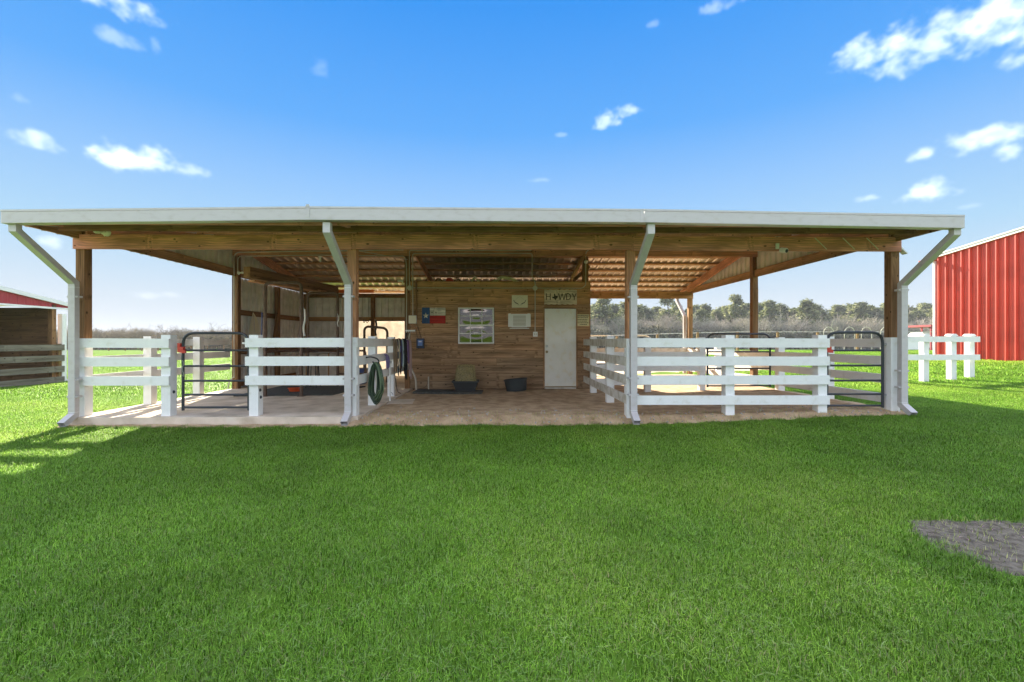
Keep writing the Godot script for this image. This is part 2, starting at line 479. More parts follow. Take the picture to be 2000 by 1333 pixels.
# ---------------------------------------------------------------- sky
func make_sky() -> PanoramaSkyMaterial:
	var w := 3072
	var h := 1536
	var im := Image.create(w, h, false, Image.FORMAT_RGBAF)
	var keys := [[-90.0, Color(0.30, 0.32, 0.30)], [-0.3, Color(0.45, 0.48, 0.48)], [0.0, Color(0.84, 0.88, 0.93)], [4.4, Color(0.72, 0.835, 0.95)], [11.0, Color(0.47, 0.745, 1.0)], [18.0, Color(0.30, 0.60, 1.05)], [24.4, Color(0.13, 0.46, 1.05)], [36.0, Color(0.045, 0.345, 1.0)], [60.0, Color(0.04, 0.29, 0.88)], [90.0, Color(0.035, 0.26, 0.80)]]
	for y in h:
		var el := 90.0 - 180.0 * (y + 0.5) / h
		var c: Color = keys[-1][1]
		for i in keys.size() - 1:
			if el >= keys[i][0] and el <= keys[i + 1][0]:
				c = keys[i][1].lerp(keys[i + 1][1], (el - keys[i][0]) / (keys[i + 1][0] - keys[i][0]))
		im.fill_rect(Rect2i(0, y, w, 1), Color(c.r, c.g, c.b) * 0.222)
	# clouds: azimuth to the right of -z, elevation, half sizes, all in degrees, thickness
	var clouds := [[44.6, 25.7, 6.8, 2.5, 1.1], [39.1, 26.6, 3.8, 1.6, 0.95], [48.6, 25.8, 3.8, 2.6, 1.15], [46.7, 17.1, 3.0, 1.2, 1.0], [48.2, 15.8, 1.0, 0.9, 0.9], [42.9, 17.0, 1.1, 0.7, 0.9], [43.4, 13.5, 2.5, 1.2, 1.0], [38.7, 13.9, 1.2, 0.4, 0.5], [12.3, 25.2, 2.0, 0.9, 0.8], [14.4, 26.2, 2.6, 0.8, 0.85], [-38.5, 17.1, 3.7, 1.6, 1.05], [-40.0, 16.8, 2.2, 1.3, 0.95], [-34.4, 17.0, 1.6, 0.9, 0.55], [-45.7, 17.0, 1.9, 0.9, 0.85], [-40.4, 29.3, 4.0, 1.2, 0.95], [-40.2, 26.8, 2.3, 0.8, 0.42], [-37.2, 26.9, 0.6, 0.9, 0.4], [-46.4, 20.0, 0.8, 0.5, 0.3], [-22.2, 29.0, 1.2, 1.2, 0.18], [-44.5, 8.8, 0.9, 0.7, 0.5], [25.9, 33.9, 3.2, 0.7, 0.55], [18.1, 33.7, 0.8, 0.4, 0.3], [46.3, 11.8, 0.9, 0.3, 0.35], [3.8, 19.5, 1.9, 0.3, 0.3], [6.9, 24.3, 0.8, 0.3, 0.3], [-37.7, 4.6, 2.4, 0.5, 0.3], [-20.0, 6.5, 3.0, 0.4, 0.2], [52.0, 23.0, 4.0, 1.8, 0.9]]
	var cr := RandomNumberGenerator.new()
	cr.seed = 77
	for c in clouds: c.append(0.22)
	for i in 800:  # thicker clouds added outside the view to brighten the shaded side
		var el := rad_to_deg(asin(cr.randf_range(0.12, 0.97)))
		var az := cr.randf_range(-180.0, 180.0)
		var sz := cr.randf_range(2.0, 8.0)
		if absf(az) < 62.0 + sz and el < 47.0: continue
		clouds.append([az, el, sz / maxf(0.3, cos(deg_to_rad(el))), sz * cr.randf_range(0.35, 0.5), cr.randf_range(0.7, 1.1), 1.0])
	var n := FastNoiseLite.new()
	n.seed = 12
	n.frequency = 0.32
	n.fractal_octaves = 6
	n.fractal_gain = 0.55
	var ppd := w / 360.0
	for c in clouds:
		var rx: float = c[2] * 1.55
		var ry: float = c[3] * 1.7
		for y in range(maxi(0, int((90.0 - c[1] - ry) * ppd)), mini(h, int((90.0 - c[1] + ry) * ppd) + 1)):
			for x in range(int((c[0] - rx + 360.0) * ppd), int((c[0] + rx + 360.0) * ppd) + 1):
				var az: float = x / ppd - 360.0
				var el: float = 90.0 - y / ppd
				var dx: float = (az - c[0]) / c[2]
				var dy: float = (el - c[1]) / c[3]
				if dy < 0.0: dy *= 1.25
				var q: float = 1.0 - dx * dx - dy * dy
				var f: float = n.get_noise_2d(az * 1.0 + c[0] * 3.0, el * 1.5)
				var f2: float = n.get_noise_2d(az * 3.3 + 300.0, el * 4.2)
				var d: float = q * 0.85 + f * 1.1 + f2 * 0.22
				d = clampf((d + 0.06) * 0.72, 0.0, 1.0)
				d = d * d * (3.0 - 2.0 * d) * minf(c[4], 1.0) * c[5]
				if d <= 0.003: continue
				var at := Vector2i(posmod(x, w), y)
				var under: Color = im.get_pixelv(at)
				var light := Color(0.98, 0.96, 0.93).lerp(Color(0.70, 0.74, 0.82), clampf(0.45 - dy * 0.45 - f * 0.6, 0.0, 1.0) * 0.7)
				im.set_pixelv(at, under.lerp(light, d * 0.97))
	var m := PanoramaSkyMaterial.new()
	m.panorama = ImageTexture.create_from_image(im)
	return m

# ---------------------------------------------------------------- grass
func tuft(seed_: int, blades: int, radius: float, h0: float, h1: float, width: float, lean: float) -> Mesh:
	var r := RandomNumberGenerator.new()
	r.seed = seed_
	var st := st_new()
	for i in blades:
		var a := r.randf() * TAU
		var q := radius * sqrt(r.randf())
		var p := Vector3(cos(a) * q, -0.004, sin(a) * q)
		var dir := r.randf() * TAU
		var out := Vector3(cos(dir), 0, sin(dir))
		var side := Vector3(-out.z, 0, out.x).rotated(Vector3.UP, r.randf_range(-0.9, 0.9)) * width * r.randf_range(0.6, 1.2) * 0.5
		var l := r.randf_range(h0, h1)
		var tilt := r.randf() * lean
		var mid := p + Vector3.UP * l * 0.55 * cos(tilt * 0.6) + out * l * 0.55 * sin(tilt * 0.6)
		var tip := mid + Vector3.UP * l * 0.5 * cos(tilt * 1.5) + out * l * 0.5 * sin(tilt * 1.5)
		tip.y = maxf(tip.y, 0.008)
		var k := r.randf()
		var c := Color(0.15, 0.34, 0.022).lerp(Color(0.34, 0.58, 0.07), k)
		c = c * r.randf_range(0.60, 1.34)
		if h1 < 0.056 and r.randf() < 0.035:
			# a long pale runner lying over the rest
			l = r.randf_range(0.06, 0.10)
			tip = mid + out * l * 0.7 + Vector3.UP * r.randf_range(0.0, 0.015)
			c = Color(0.36, 0.52, 0.17)
		if r.randf() < 0.05: c = Color(0.38, 0.36, 0.16)
		elif r.randf() < 0.10: c = Color(0.20, 0.34, 0.075)
		var n := (Vector3.UP * 1.0 + out * 0.35).normalized()
		var v := [p - side, p + side, mid + side * 0.8, p - side, mid + side * 0.8, mid - side * 0.8, mid - side * 0.8, mid + side * 0.8, tip]
		for q3 in range(0, 9, 3):
			# the face that looks up is the front
			var flip: bool = (v[q3 + 1] - v[q3]).cross(v[q3 + 2] - v[q3]).y > 0.0
			for e in ([0, 2, 1] if flip else [0, 1, 2]):
				st.set_color(c)
				st.set_normal(n)
				st.add_vertex(v[q3 + e])
	return st.commit()

func bare_patch(x: float, d: float) -> float:
	# > 0 inside the bare patch at the lower right
	var e := wob.get_noise_2d(x * 60.0, d * 60.0) * 0.09 + 0.07
	var top := 3.36 - 0.05 * (x - 3.1)
	var left := 2.86 + (d - 2.96) * 0.53 if d > 2.96 else 2.87 + (2.96 - d) * 0.2 + maxf(0.0, 2.62 - d) * 1.6
	return minf(minf(top - d, x - left), d - 2.05) + e

func in_barn(x: float, d: float) -> float:
	# > 0 inside the trodden ground under the roof
	var front := 7.27 + 0.10 * wob.get_noise_2d(x * 22.0, 5.0)
	if x < -2.4: front = 7.20 + 0.10 * wob.get_noise_2d(x * 22.0, 5.0)
	var right := 6.95 + 0.15 * wob.get_noise_2d(d * 30.0, 90.0)
	return minf(minf(d - front, 16.3 - d), minf(x + 7.12, right - x))

func scatter(called: String, label: String, tufts: Array, spots: Array, material: Material) -> void:
	# spots: transforms with a colour, dealt out to the tuft shapes; one MultiMesh for each shape
	for k in tufts.size():
		var mine := []
		for i in range(k, spots.size(), tufts.size()): mine.append(spots[i])
		if mine.is_empty(): continue
		var mm := MultiMesh.new()
		mm.transform_format = MultiMesh.TRANSFORM_3D
		mm.use_colors = true
		mm.mesh = tufts[k]
		mm.instance_count = mine.size()
		for i in mine.size():
			mm.set_instance_transform(i, mine[i][0])
			mm.set_instance_color(i, mine[i][1])
		var o := MultiMeshInstance3D.new()
		o.multimesh = mm
		o.material_override = material
		o.name = numbered(self, called)
		add_child(o, true)
		tag(o, label, "grass" if called.contains("grass") else "woodland", "", "stuff")

func lawn_tint(x: float, d: float) -> Color:
	var a := wob.get_noise_2d(x * 9.0, d * 9.0)
	var b := wob.get_noise_2d(x * 2.6 + 70.0, d * 2.6)
	var e := wob.get_noise_2d(x * 42.0 + 11.0, d * 42.0)
	var l := 1.03 + 0.20 * a + 0.22 * b + 0.30 * e
	var dry := clampf(b * 1.2 + a * 0.5, 0.0, 1.0)
	return Color(l * (1.0 + 0.5 * dry), l * (1.0 + 0.12 * dry), l * (1.0 + 0.4 * dry))

func make_grass() -> void:
	var near := []
	for i in 5: near.append(tuft(100 + i, 2300, 0.30, 0.022, 0.052, 0.0034, 2.1))
	var spots := []
	var r := RandomNumberGenerator.new()
	r.seed = 5
	var step := 0.32
	var d := 1.2
	while d < 12.6:
		var half := 1.2 * d + 5.0
		var x := -half
		while x < half:
			var px := x + r.randf_range(-0.11, 0.11)
			var pd := d + r.randf_range(-0.11, 0.11)
			x += step
			if in_barn(px, pd) > -0.30 or bare_patch(px, pd) > -0.27: continue
			var b := Basis(Vector3.UP, r.randf() * TAU).scaled(Vector3(1, r.randf_range(0.75, 1.15), 1))
			spots.append([Transform3D(b, Vector3(px, ground_y(px, -pd), -pd)), lawn_tint(px, pd)])
		d += step
	scatter("lawn_grass", "short green mown grass of the lawn in front of the barn", near, spots, M.grass)
	var small := []
	for i in 3: small.append(tuft(200 + i, 60, 0.06, 0.022, 0.055, 0.0036, 1.7))
	spots = []
	for i in 13000:
		var px := r.randf_range(-9.0, 9.0)
		var pd := r.randf_range(6.6, 8.4) if i % 3 else r.randf_range(6.8, 12.0)
		var q := in_barn(px, pd)
		if i % 3 == 0 and absf(px) < 6.0: continue
		if q < -0.40 or q > -0.03 + r.randf() * r.randf() * 0.3: continue
		spots.append([Transform3D(Basis(Vector3.UP, r.randf() * TAU), Vector3(px, ground_y(px, -pd), -pd)), lawn_tint(px, pd)])
	for i in 5200:
		var px := r.randf_range(2.2, 6.0)
		var pd := r.randf_range(1.7, 3.9)
		var q := bare_patch(px, pd)
		if q < -0.34 or q > r.randf_range(-0.06, 0.12): continue
		spots.append([Transform3D(Basis(Vector3.UP, r.randf() * TAU), Vector3(px, ground_y(px, -pd), -pd)), lawn_tint(px, pd)])
	scatter("edge_grass", "ragged green grass tufts along the edges of the bare ground", small, spots, M.grass)
	var dry := []
	for i in 2: dry.append(tuft(300 + i, 5, 0.05, 0.03, 0.08, 0.0035, 1.5))
	spots = []
	for i in 700:
		var px := r.randf_range(2.6, 5.5)
		var pd := r.randf_range(2.0, 3.4)
		if bare_patch(px, pd) < 0.02: continue
		spots.append([Transform3D(Basis(Vector3.UP, r.randf() * TAU), Vector3(px, ground_y(px, -pd) + 0.006, -pd)), Color(2.2, 1.25, 4.0)])
	for i in 1500:
		var px := r.randf_range(-2.3, 6.8)
		var pd := 7.15 + absf(r.randfn(0.0, 0.35))
		if in_barn(px, pd) < -0.02: continue
		spots.append([Transform3D(Basis(Vector3.UP, r.randf() * TAU), Vector3(px, dirt_y(px, pd), -pd)), Color(1.9, 1.15, 3.2)])
	scatter("dry_grass", "thin pale dry grass stalks on the bare ground", dry, spots, M.grass)
	var far := []
	for i in 4: far.append(tuft(400 + i, 1700, 0.62, 0.03, 0.075, 0.010, 1.7))
	spots = []
	d = 11.6
	while d < 46.0:
		var st := 0.62 + (d - 11.6) * 0.016
		var x := -1.28 * d - 1.0
		while x < 1.28 * d + 1.0:
			var px := x + r.randf_range(-0.3, 0.3)
			var pd := d + r.randf_range(-0.3, 0.3)
			x += st
			if in_barn(px, pd) > -0.7 or sand_at(px, pd) > -0.3: continue
			if px < -14.4 and pd < 16.0: continue
			if px > 17.6 and pd > 10.0 and pd < 24.0: continue
			spots.append([Transform3D(Basis(Vector3.UP, r.randf() * TAU).scaled(Vector3(1, r.randf_range(0.7, 1.2), 1)), Vector3(px, ground_y(px, -pd), -pd)), lawn_tint(px, pd)])
		d += st
	scatter("field_grass", "rougher sunlit grass of the paddocks around and behind the barn", far, spots, M.grass)

func sand_at(x: float, d: float) -> float:
	return minf(minf(d - 17.2, 42.0 - d), minf(x + 4.0, 11.0 - x)) + 1.2 * wob.get_noise_2d(x * 5.0, d * 5.0)

func dirt_y(x: float, d: float) -> float:
	var top := lerpf(0.015, pad_y(x), ss(-2.6, -2.3, x)) + 0.012 * wob.get_noise_2d(x * 14.0, d * 14.0) + 0.006 * wob.get_noise_2d(x * 50.0, d * 50.0)
	var edge := in_barn(x, d)
	return lerpf(ground_y(x, -d) - 0.03, top, ss(-0.12, 0.42 if x > -2.4 else 0.1, edge))

func sheet(x0: float, x1: float, d0: float, d1: float, step: float, f: Callable) -> Mesh:
	var st := st_new()
	st.set_smooth_group(0)
	var nx := int((x1 - x0) / step)
	var nd := int((d1 - d0) / step)
	for j in nd + 1:
		for i in nx + 1:
			var x := x0 + (x1 - x0) * i / nx
			var d := d0 + (d1 - d0) * j / nd
			st.set_uv(Vector2(x, d))
			st.add_vertex(Vector3(x, f.call(x, d), -d))
	for j in nd:
		for i in nx:
			var a := j * (nx + 1) + i
			for k in [a, a + nx + 1, a + nx + 2, a, a + nx + 2, a + 1]: st.add_index(k)
	st.generate_normals()
	return st.commit()

func make_ground() -> void:
	var xs := []
	var ds := []
	for x in [-1500.0, -700.0, -400.0, -250.0, -160.0, -100.0, -70.0, -50.0, -38.0, -30.0]: xs.append(x)
	for i in 49: xs.append(-24.0 + i)
	for x in [30.0, 38.0, 50.0, 70.0, 100.0, 160.0, 250.0, 400.0, 700.0, 1500.0]: xs.append(x)
	for d in [-600.0, -250.0, -100.0, -50.0, -25.0, -12.0, -6.0, -2.0]: ds.append(d)
	for i in 60: ds.append(i * 0.5)
	for d in [31.0, 33.0, 36.0, 40.0, 45.0, 50.0, 56.0, 63.0, 70.0, 80.0, 90.0, 100.0, 112.0, 125.0, 140.0, 160.0, 200.0, 300.0, 500.0, 900.0, 1800.0]: ds.append(d)
	var st := st_new()
	st.set_smooth_group(0)
	for d in ds:
		for x in xs:
			st.set_uv(Vector2(x, d))
			st.add_vertex(Vector3(x, ground_y(x, -d), -d))
	for j in ds.size() - 1:
		for i in xs.size() - 1:
			var a := j * xs.size() + i
			for k in [a, a + xs.size(), a + xs.size() + 1, a, a + xs.size() + 1, a + 1]: st.add_index(k)
	st.generate_normals()
	structure("ground", st.commit(), M.field)
	structure("dirt_floor", sheet(-7.4, 7.3, 7.0, 16.6, 0.08, dirt_y), M.dirt)
	structure("dirt_patch", sheet(2.4, 6.4, 1.9, 3.6, 0.05, func(x, d): return ground_y(x, -d) + lerpf(-0.03, 0.012, ss(-0.1, 0.06, bare_patch(x, d))) + 0.008 * wob.get_noise_2d(x * 70.0, d * 70.0)), M.bare)
	structure("sand_yard", sheet(-6.0, 13.0, 16.4, 44.0, 0.4, func(x, d): return ground_y(x, -d) + lerpf(-0.05, 0.03, ss(-0.3, 0.3, sand_at(x, d)))), M.sand)
	# concrete slab of the open bay on the left
	var s := st_new()
	add_box(s, Vector3(-4.715, 0.03, -11.8), Vector3(4.67, 0.2, 8.76))
	structure("concrete_slab", s.commit(), M.concrete)
	s = st_new()
	add_box(s, Vector3(-2.12, 0.06, -9.35), Vector3(0.50, 0.13, 0.72), Basis(Vector3.UP, 0.12))
	structure("concrete_step", s.commit(), M.concrete)

# ---------------------------------------------------------------- the open barn
func make_barn() -> void:
	var b := thing("pole_barn", "open-fronted timber pole barn with white gutter and low gable metal roof", "barn", Vector3(-0.2, 0.1, -11.8))
	var px := [-6.93, -2.52, 2.10, 6.55]
	for x in px:
		pbox(b, "post", Vector3(x, 1.62, -7.60), Vector3(0.14, 3.04, 0.14), M.post if absf(x) > 3.0 else M.beam)
		pbox(b, "post", Vector3(x, 1.9, -11.86), Vector3(0.14, 3.6, 0.14), M.post)
		pbox(b, "post", Vector3(x, 1.55, -16.0), Vector3(0.14, 2.9, 0.14), M.siding_trim)
	# headers: front, middle, back
	for k in 3:
		var x0: float = [-7.01, -2.515, 2.105][k]
		var x1: float = [-2.52, 2.10, 6.62][k]
		pbox(b, "header", Vector3((x0 + x1) / 2, 2.975 + [0.0, 0.012, 0.0][k], -7.508), Vector3(x1 - x0, 0.235, 0.04), M.header)
		pbox(b, "header", Vector3((x0 + x1) / 2, 3.67, -11.765), Vector3(x1 - x0, 0.235, 0.04), M.beam)
		if k > 0: pbox(b, "header", Vector3((x0 + x1) / 2, 2.965, -15.90), Vector3(x1 - x0, 0.235, 0.04), M.siding_trim)
	# rafters and purlins
	for x in px:
		for sd in [-1.0, 1.0]:
			var xo: float = x + 0.0925
			if x > 6.0: xo = x - 0.0925
			var d0: float = 11.75 + sd * 0.02
			var d1: float = 11.75 + sd * 4.22
			bar(b, "rafter", Vector3(xo, deck_y(d0) - 0.19, -d0), Vector3(xo, deck_y(d1) - 0.19, -d1), 0.235, 0.04, M.beam)
			d0 = d1
			d1 = 11.75 + sd * 5.08
			bar(b, "rafter_tail", Vector3(xo, deck_y(d0) - 0.125, -d0), Vector3(xo, deck_y(d1) - 0.125, -d1), 0.10, 0.04, M.beam)
	for sd in [-1.0, 1.0]:
		for i in 9:
			var d: float = 11.75 + sd * (0.12 + 0.62 * i)
			pbox(b, "purlin", Vector3(-0.175, deck_y(d) - 0.048, -d), Vector3(13.5, 0.038, 0.13), M.purlin, Basis(Vector3.RIGHT, -sd * atan(0.1667)))
	for k in 2:
		var d: float = [6.70, 7.16][k]
		pbox(b, "eave_board", Vector3(-0.18, deck_y(d) - 0.105 - 0.06 * k, -d), Vector3(13.46, 0.14, 0.038), [M.header, M.post][k])
	# roof sheets
	var deck := ribbed(0.908, 0.0, 5.29, 5.29, 0.227, 0.024)
	for sd in [-1.0, 1.0]:
		for i in 15:
			var slope := atan(0.1667)
			var up := Vector3(0, sin(slope), sd * cos(slope))     # from the eave to the ridge
			var eave_d: float = 11.75 + sd * 5.20
			var bx := Basis(Vector3(sd, 0, 0), up, Vector3(sd, 0, 0).cross(up))
			var x0 := -7.0 + 0.908 * (i if sd > 0 else i + 1)
			put(b, "roof_panel", deck, M.deck, Transform3D(bx, Vector3(x0, deck_y(eave_d) - 0.012, -eave_d)))
	pbox(b, "ridge_cap", Vector3(-0.19, 4.10, -11.75), Vector3(13.6, 0.02, 0.3), M.rake)
	# gable ends: siding over a level trim board, bare rake trim
	for side in [-1.0, 1.0]:
		var x: float = -6.97 if side < 0 else 6.585
		for i in 11:
			var d0 := 6.64 + 0.9327 * i
			var d1 := d0 + 0.9327
			if d0 < 11.75 and d1 > 11.75: d1 = d0 + 0.9327
			var m := ribbed(0.9327, 3.03, deck_y(d0) - 0.03, deck_y(d1) - 0.03, 0.229, 0.032)
			# x of the sheet runs away from the camera
			put(b, "siding_panel", m, M.siding, Transform3D(Basis(Vector3(0, 0, -1), Vector3.UP, Vector3(-1, 0, 0)), Vector3(x, 0, -d0)))
		var tb := prism(PackedVector2Array([Vector2(6.66, 3.025), Vector2(16.9, 3.025), Vector2(16.9, 3.04), Vector2(15.9, 3.215), Vector2(7.7, 3.215), Vector2(6.66, 3.04)]), 0.038)
		put(b, "trim_board", tb, M.siding_trim, Transform3D(Basis(Vector3(0, 0, -1), Vector3.UP, Vector3(1, 0, 0)), Vector3(x - side * 0.045, 0, 0)))
		for sd in [-1.0, 1.0]:
			var de: float = 11.75 + sd * 5.13
			bar(b, "rake_trim", Vector3(x + side * 0.02, deck_y(de) - 0.06, -de), Vector3(x + side * 0.02, 4.01, -11.75), 0.10, 0.03, M.rake)
	# wall siding of the left bay
	for i in 5:
		put(b, "siding_panel", ribbed(0.86, 0.08, 3.03, 3.03, 0.215, 0.03), M.siding, Transform3D(Basis(Vector3(0, 0, -1), Vector3.UP, Vector3(-1, 0, 0)), Vector3(-7.0, 0, -11.78 - 0.86 * i)))
	for i in 5:
		var full := i < 2
		put(b, "siding_panel", ribbed(0.918, 0.08 if full else 2.06, 3.16 if full else 3.0, 3.16 if full else 3.0, 0.2295, 0.03), M.siding, Transform3D(Basis(), Vector3(-7.0 + 0.918 * i, 0, -16.10)))
	for y in [3.105, 2.11, 1.08, 0.24]:
		pbox(b, "girt", Vector3(-6.975, y, -13.95), Vector3(0.04, 0.14, 4.1), M.post)
	for y in [2.95, 2.13]:
		pbox(b, "girt", Vector3(-4.70, y, -16.055), Vector3(4.5, 0.14, 0.04), M.siding_trim if y < 2.5 else M.post)
	pbox(b, "girt", Vector3(-6.10, 1.05, -16.055), Vector3(1.7, 0.14, 0.04), M.post)
	for p in [[-6.92, 13.95], [-4.62, 16.0]]:
		pbox(b, "post", Vector3(p[0], 1.55, -p[1]), Vector3(0.12, 2.9, 0.12), M.post)
	bar(b, "knee_brace", Vector3(-6.86, 2.35, -13.9), Vector3(-6.86, 1.2, -13.55), 0.09, 0.04, M.post)
	bar(b, "knee_brace", Vector3(1.70, 2.93, -11.66), Vector3(2.06, 3.60, -11.66), 0.075, 0.04, M.beam)
	bar(b, "knee_brace", Vector3(1.80, 2.95, -11.95), Vector3(2.25, 3.35, -12.1), 0.09, 0.04, M.post)
	# gutter in three lengths, seams at the joints, and four downspouts
	var gx := [-7.01, -2.74, 1.98, 6.61]
	var gy := [3.186, 3.252, 3.236, 3.172]
	for i in 3:
		var st := st_new()
		var a := Vector3(gx[i] + (0.003 if i else 0.0), gy[i], -6.50)
		var c := Vector3(gx[i + 1], gy[i + 1], -6.50)
		var bs := along(a, c)
		var m: Vector3 = (a + c) / 2
		var l := a.distance_to(c)
		add_box(st, Vector3(0, -0.105, 0.062), Vector3(l, 0.15, 0.008))
		add_box(st, Vector3(0, -0.013, 0.058), Vector3(l, 0.026, 0.026))
		add_box(st, Vector3(0, -0.183, 0.0), Vector3(l, 0.008, 0.13))
		add_box(st, Vector3(0, -0.09, -0.064), Vector3(l, 0.17, 0.008))
		if i == 0: add_box(st, Vector3(-l / 2 + 0.004, -0.095, -0.002), Vector3(0.008, 0.165, 0.118))
		if i == 2: add_box(st, Vector3(l / 2 - 0.004, -0.095, -0.002), Vector3(0.008, 0.165, 0.118))
		var gt := put(b, "gutter", st.commit(), M.gutter, Transform3D(bs, m))
		if i < 2: pbox(gt, "seam", c + Vector3(-0.03, -0.095, 0.068), Vector3(0.05, 0.178, 0.006), M.gutter)
	for k in 4:
		var x: float = [-6.91, -2.53, 2.10, 6.56][k]
		var gb: float = [0.02, 0.03, 0.03, 0.15][k]
		var st := st_new()
		add_duct(st, [Vector3(x, 3.045, -6.53), Vector3(x, 2.92, -6.53), Vector3(x, 2.29, -7.40), Vector3(x, gb + 0.16, -7.40), Vector3(x, gb + 0.03, -7.20)], 0.105, 0.085, true)
		var ds := put(b, "downspout", st.commit(), M.gutter)
		for y in [0.45, 0.72, 2.05]:
			pbox(ds, "bracket", Vector3(x, y + gb, -7.418), Vector3(0.17, 0.03, 0.09), M.gutter)
		for y in [2.22, gb + 0.20]:
			pbox(ds, "seam", Vector3(x, y, -7.40), Vector3(0.109, 0.006, 0.089), M.rake)
	# the back downspout seen under the eave
	var st2 := st_new()
	add_duct(st2, [Vector3(6.46, 3.02, -16.95), Vector3(6.46, 2.86, -16.95), Vector3(6.46, 2.25, -16.25), Vector3(6.46, 0.2, -16.25)], 0.10, 0.085, true)
	put(b, "downspout", st2.commit(), M.gutter)
	for k in 3:
		pbox(b, "gutter", Vector3(-4.75 + 4.56 * k, 3.09, -17.02), Vector3(4.55, 0.16, 0.12), M.gutter)

# ---------------------------------------------------------------- the plank tack room
func make_tack_room() -> void:
	var t := thing("tack_room", "small tack room of brown knotty planks under the middle of the roof", "room", Vector3(-0.11, 0.1, -11.75))
	var x0 := -2.42
	var x1 := 2.20
	var y0 := 0.13
	var y1 := 2.90
	var holes := [[1.02, 1.85, 0.0, 2.21], [-1.21, -0.27, 1.29, 2.22]]
	var st := st_new()
	add_box(st, Vector3((x0 - 1.21) / 2, 1.5, -11.80), Vector3(-1.21 - x0, 2.8, 0.06))
	add_box(st, Vector3((-0.27 + 1.02) / 2, 1.5, -11.80), Vector3(1.29, 2.8, 0.06))
	add_box(st, Vector3(-0.74, 0.695, -11.80), Vector3(0.94, 1.19, 0.06))
	add_box(st, Vector3(-0.74, 2.56, -11.80), Vector3(0.94, 0.68, 0.06))
	add_box(st, Vector3(1.435, 2.555, -11.80), Vector3(0.83, 0.69, 0.06))
	add_box(st, Vector3((1.85 + x1) / 2, 1.5, -11.80), Vector3(x1 - 1.85, 2.8, 0.06))
	var wl := put(t, "wall", st.commit(), M.joint)
	var rows := 14
	var ph := (y1 - y0) / rows
	for r in rows:
		var ya := y0 + ph * r + 0.003
		var yb := y0 + ph * (r + 1) - 0.003
		var spans := [[x0, x1]]
		for h in holes:
			var next := []
			for s in spans:
				if yb > h[2] + 0.01 and ya < h[3] - 0.01:
					if s[0] < h[0]: next.append([s[0], minf(s[1], h[0])])
					if s[1] > h[1]: next.append([maxf(s[0], h[1]), s[1]])
				else: next.append(s)
			spans = next
		for h in holes:
			for part in [[ya, minf(yb, h[2])], [maxf(ya, h[3]), yb]]:
				if yb > h[2] + 0.01 and ya < h[3] - 0.01 and part[1] - part[0] > 0.012:
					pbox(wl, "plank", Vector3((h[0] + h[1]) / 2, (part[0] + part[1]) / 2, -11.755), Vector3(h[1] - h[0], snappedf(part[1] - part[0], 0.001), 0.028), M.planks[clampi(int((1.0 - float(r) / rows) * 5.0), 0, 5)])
		for s in spans:
			var cuts := [s[0]]
			if s[1] - s[0] > 2.4: cuts.append(rng.randf_range(s[0] + 0.8, s[1] - 0.8))
			cuts.append(s[1])
			for i in cuts.size() - 1:
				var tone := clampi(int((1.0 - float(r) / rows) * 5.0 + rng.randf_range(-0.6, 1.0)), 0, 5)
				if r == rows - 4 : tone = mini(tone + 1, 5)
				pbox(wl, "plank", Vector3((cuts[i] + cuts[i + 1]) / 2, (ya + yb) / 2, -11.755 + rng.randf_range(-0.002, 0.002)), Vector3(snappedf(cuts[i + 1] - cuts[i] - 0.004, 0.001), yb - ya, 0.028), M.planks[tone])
	for side in [x0 + 0.03, x1 - 0.03]:
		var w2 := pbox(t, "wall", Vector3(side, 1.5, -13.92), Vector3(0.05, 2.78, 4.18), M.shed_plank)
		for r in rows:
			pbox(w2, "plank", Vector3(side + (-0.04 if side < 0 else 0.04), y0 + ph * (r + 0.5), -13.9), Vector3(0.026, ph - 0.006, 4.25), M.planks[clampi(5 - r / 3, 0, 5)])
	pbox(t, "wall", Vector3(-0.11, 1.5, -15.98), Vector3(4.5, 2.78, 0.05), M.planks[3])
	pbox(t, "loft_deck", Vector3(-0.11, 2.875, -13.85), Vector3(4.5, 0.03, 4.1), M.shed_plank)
	# jamb trims
	for x in [1.012, 1.86]:
		pbox(t, "door_casing", Vector3(x, 1.18, -11.75), Vector3(0.03, 2.06, 0.07), M.planks[2])
	pbox(t, "door_casing", Vector3(1.436, 2.222, -11.75), Vector3(0.88, 0.03, 0.07), M.planks[2])
	pbox(t, "sill", Vector3(1.436, 0.145, -11.74), Vector3(0.80, 0.03, 0.12), M.soiled)
	var d := pbox(t, "door", Vector3(1.436, 1.18, -11.765), Vector3(0.815, 2.03, 0.045), M.door)
	var knob := lathe([Vector2(0.001, 0.07), Vector2(0.02, 0.07), Vector2(0.03, 0.055), Vector2(0.028, 0.04), Vector2(0.014, 0.03), Vector2(0.014, 0.01), Vector2(0.034, 0.008), Vector2(0.034, 0.0)], 14)
	put(d, "knob", knob, M.brass, Transform3D(Basis(Vector3.RIGHT, PI / 2), Vector3(1.085, 1.08, -11.742)))
	var bolt := lathe([Vector2(0.001, 0.02), Vector2(0.018, 0.02), Vector2(0.03, 0.014), Vector2(0.034, 0.0)], 14)
	put(d, "deadbolt", bolt, M.steel, Transform3D(Basis(Vector3.RIGHT, PI / 2), Vector3(1.085, 1.225, -11.742)))
	pbox(d, "door_sweep", Vector3(1.436, 0.18, -11.738), Vector3(0.80, 0.025, 0.012), M.brass)
	# window: white vinyl sashes, bowed panes, muntins
	var f := st_new()
	for e in [[-0.74, 2.203, 0.92, 0.034], [-0.74, 1.307, 0.92, 0.034]]: add_box(f, Vector3(e[0], e[1], -11.74), Vector3(e[2], e[3], 0.06))
	for x in [-1.183, -0.297]: add_box(f, Vector3(x, 1.755, -11.74), Vector3(0.034, 0.862, 0.06))
	var win := put(t, "window", f.commit(), M.white_plastic)
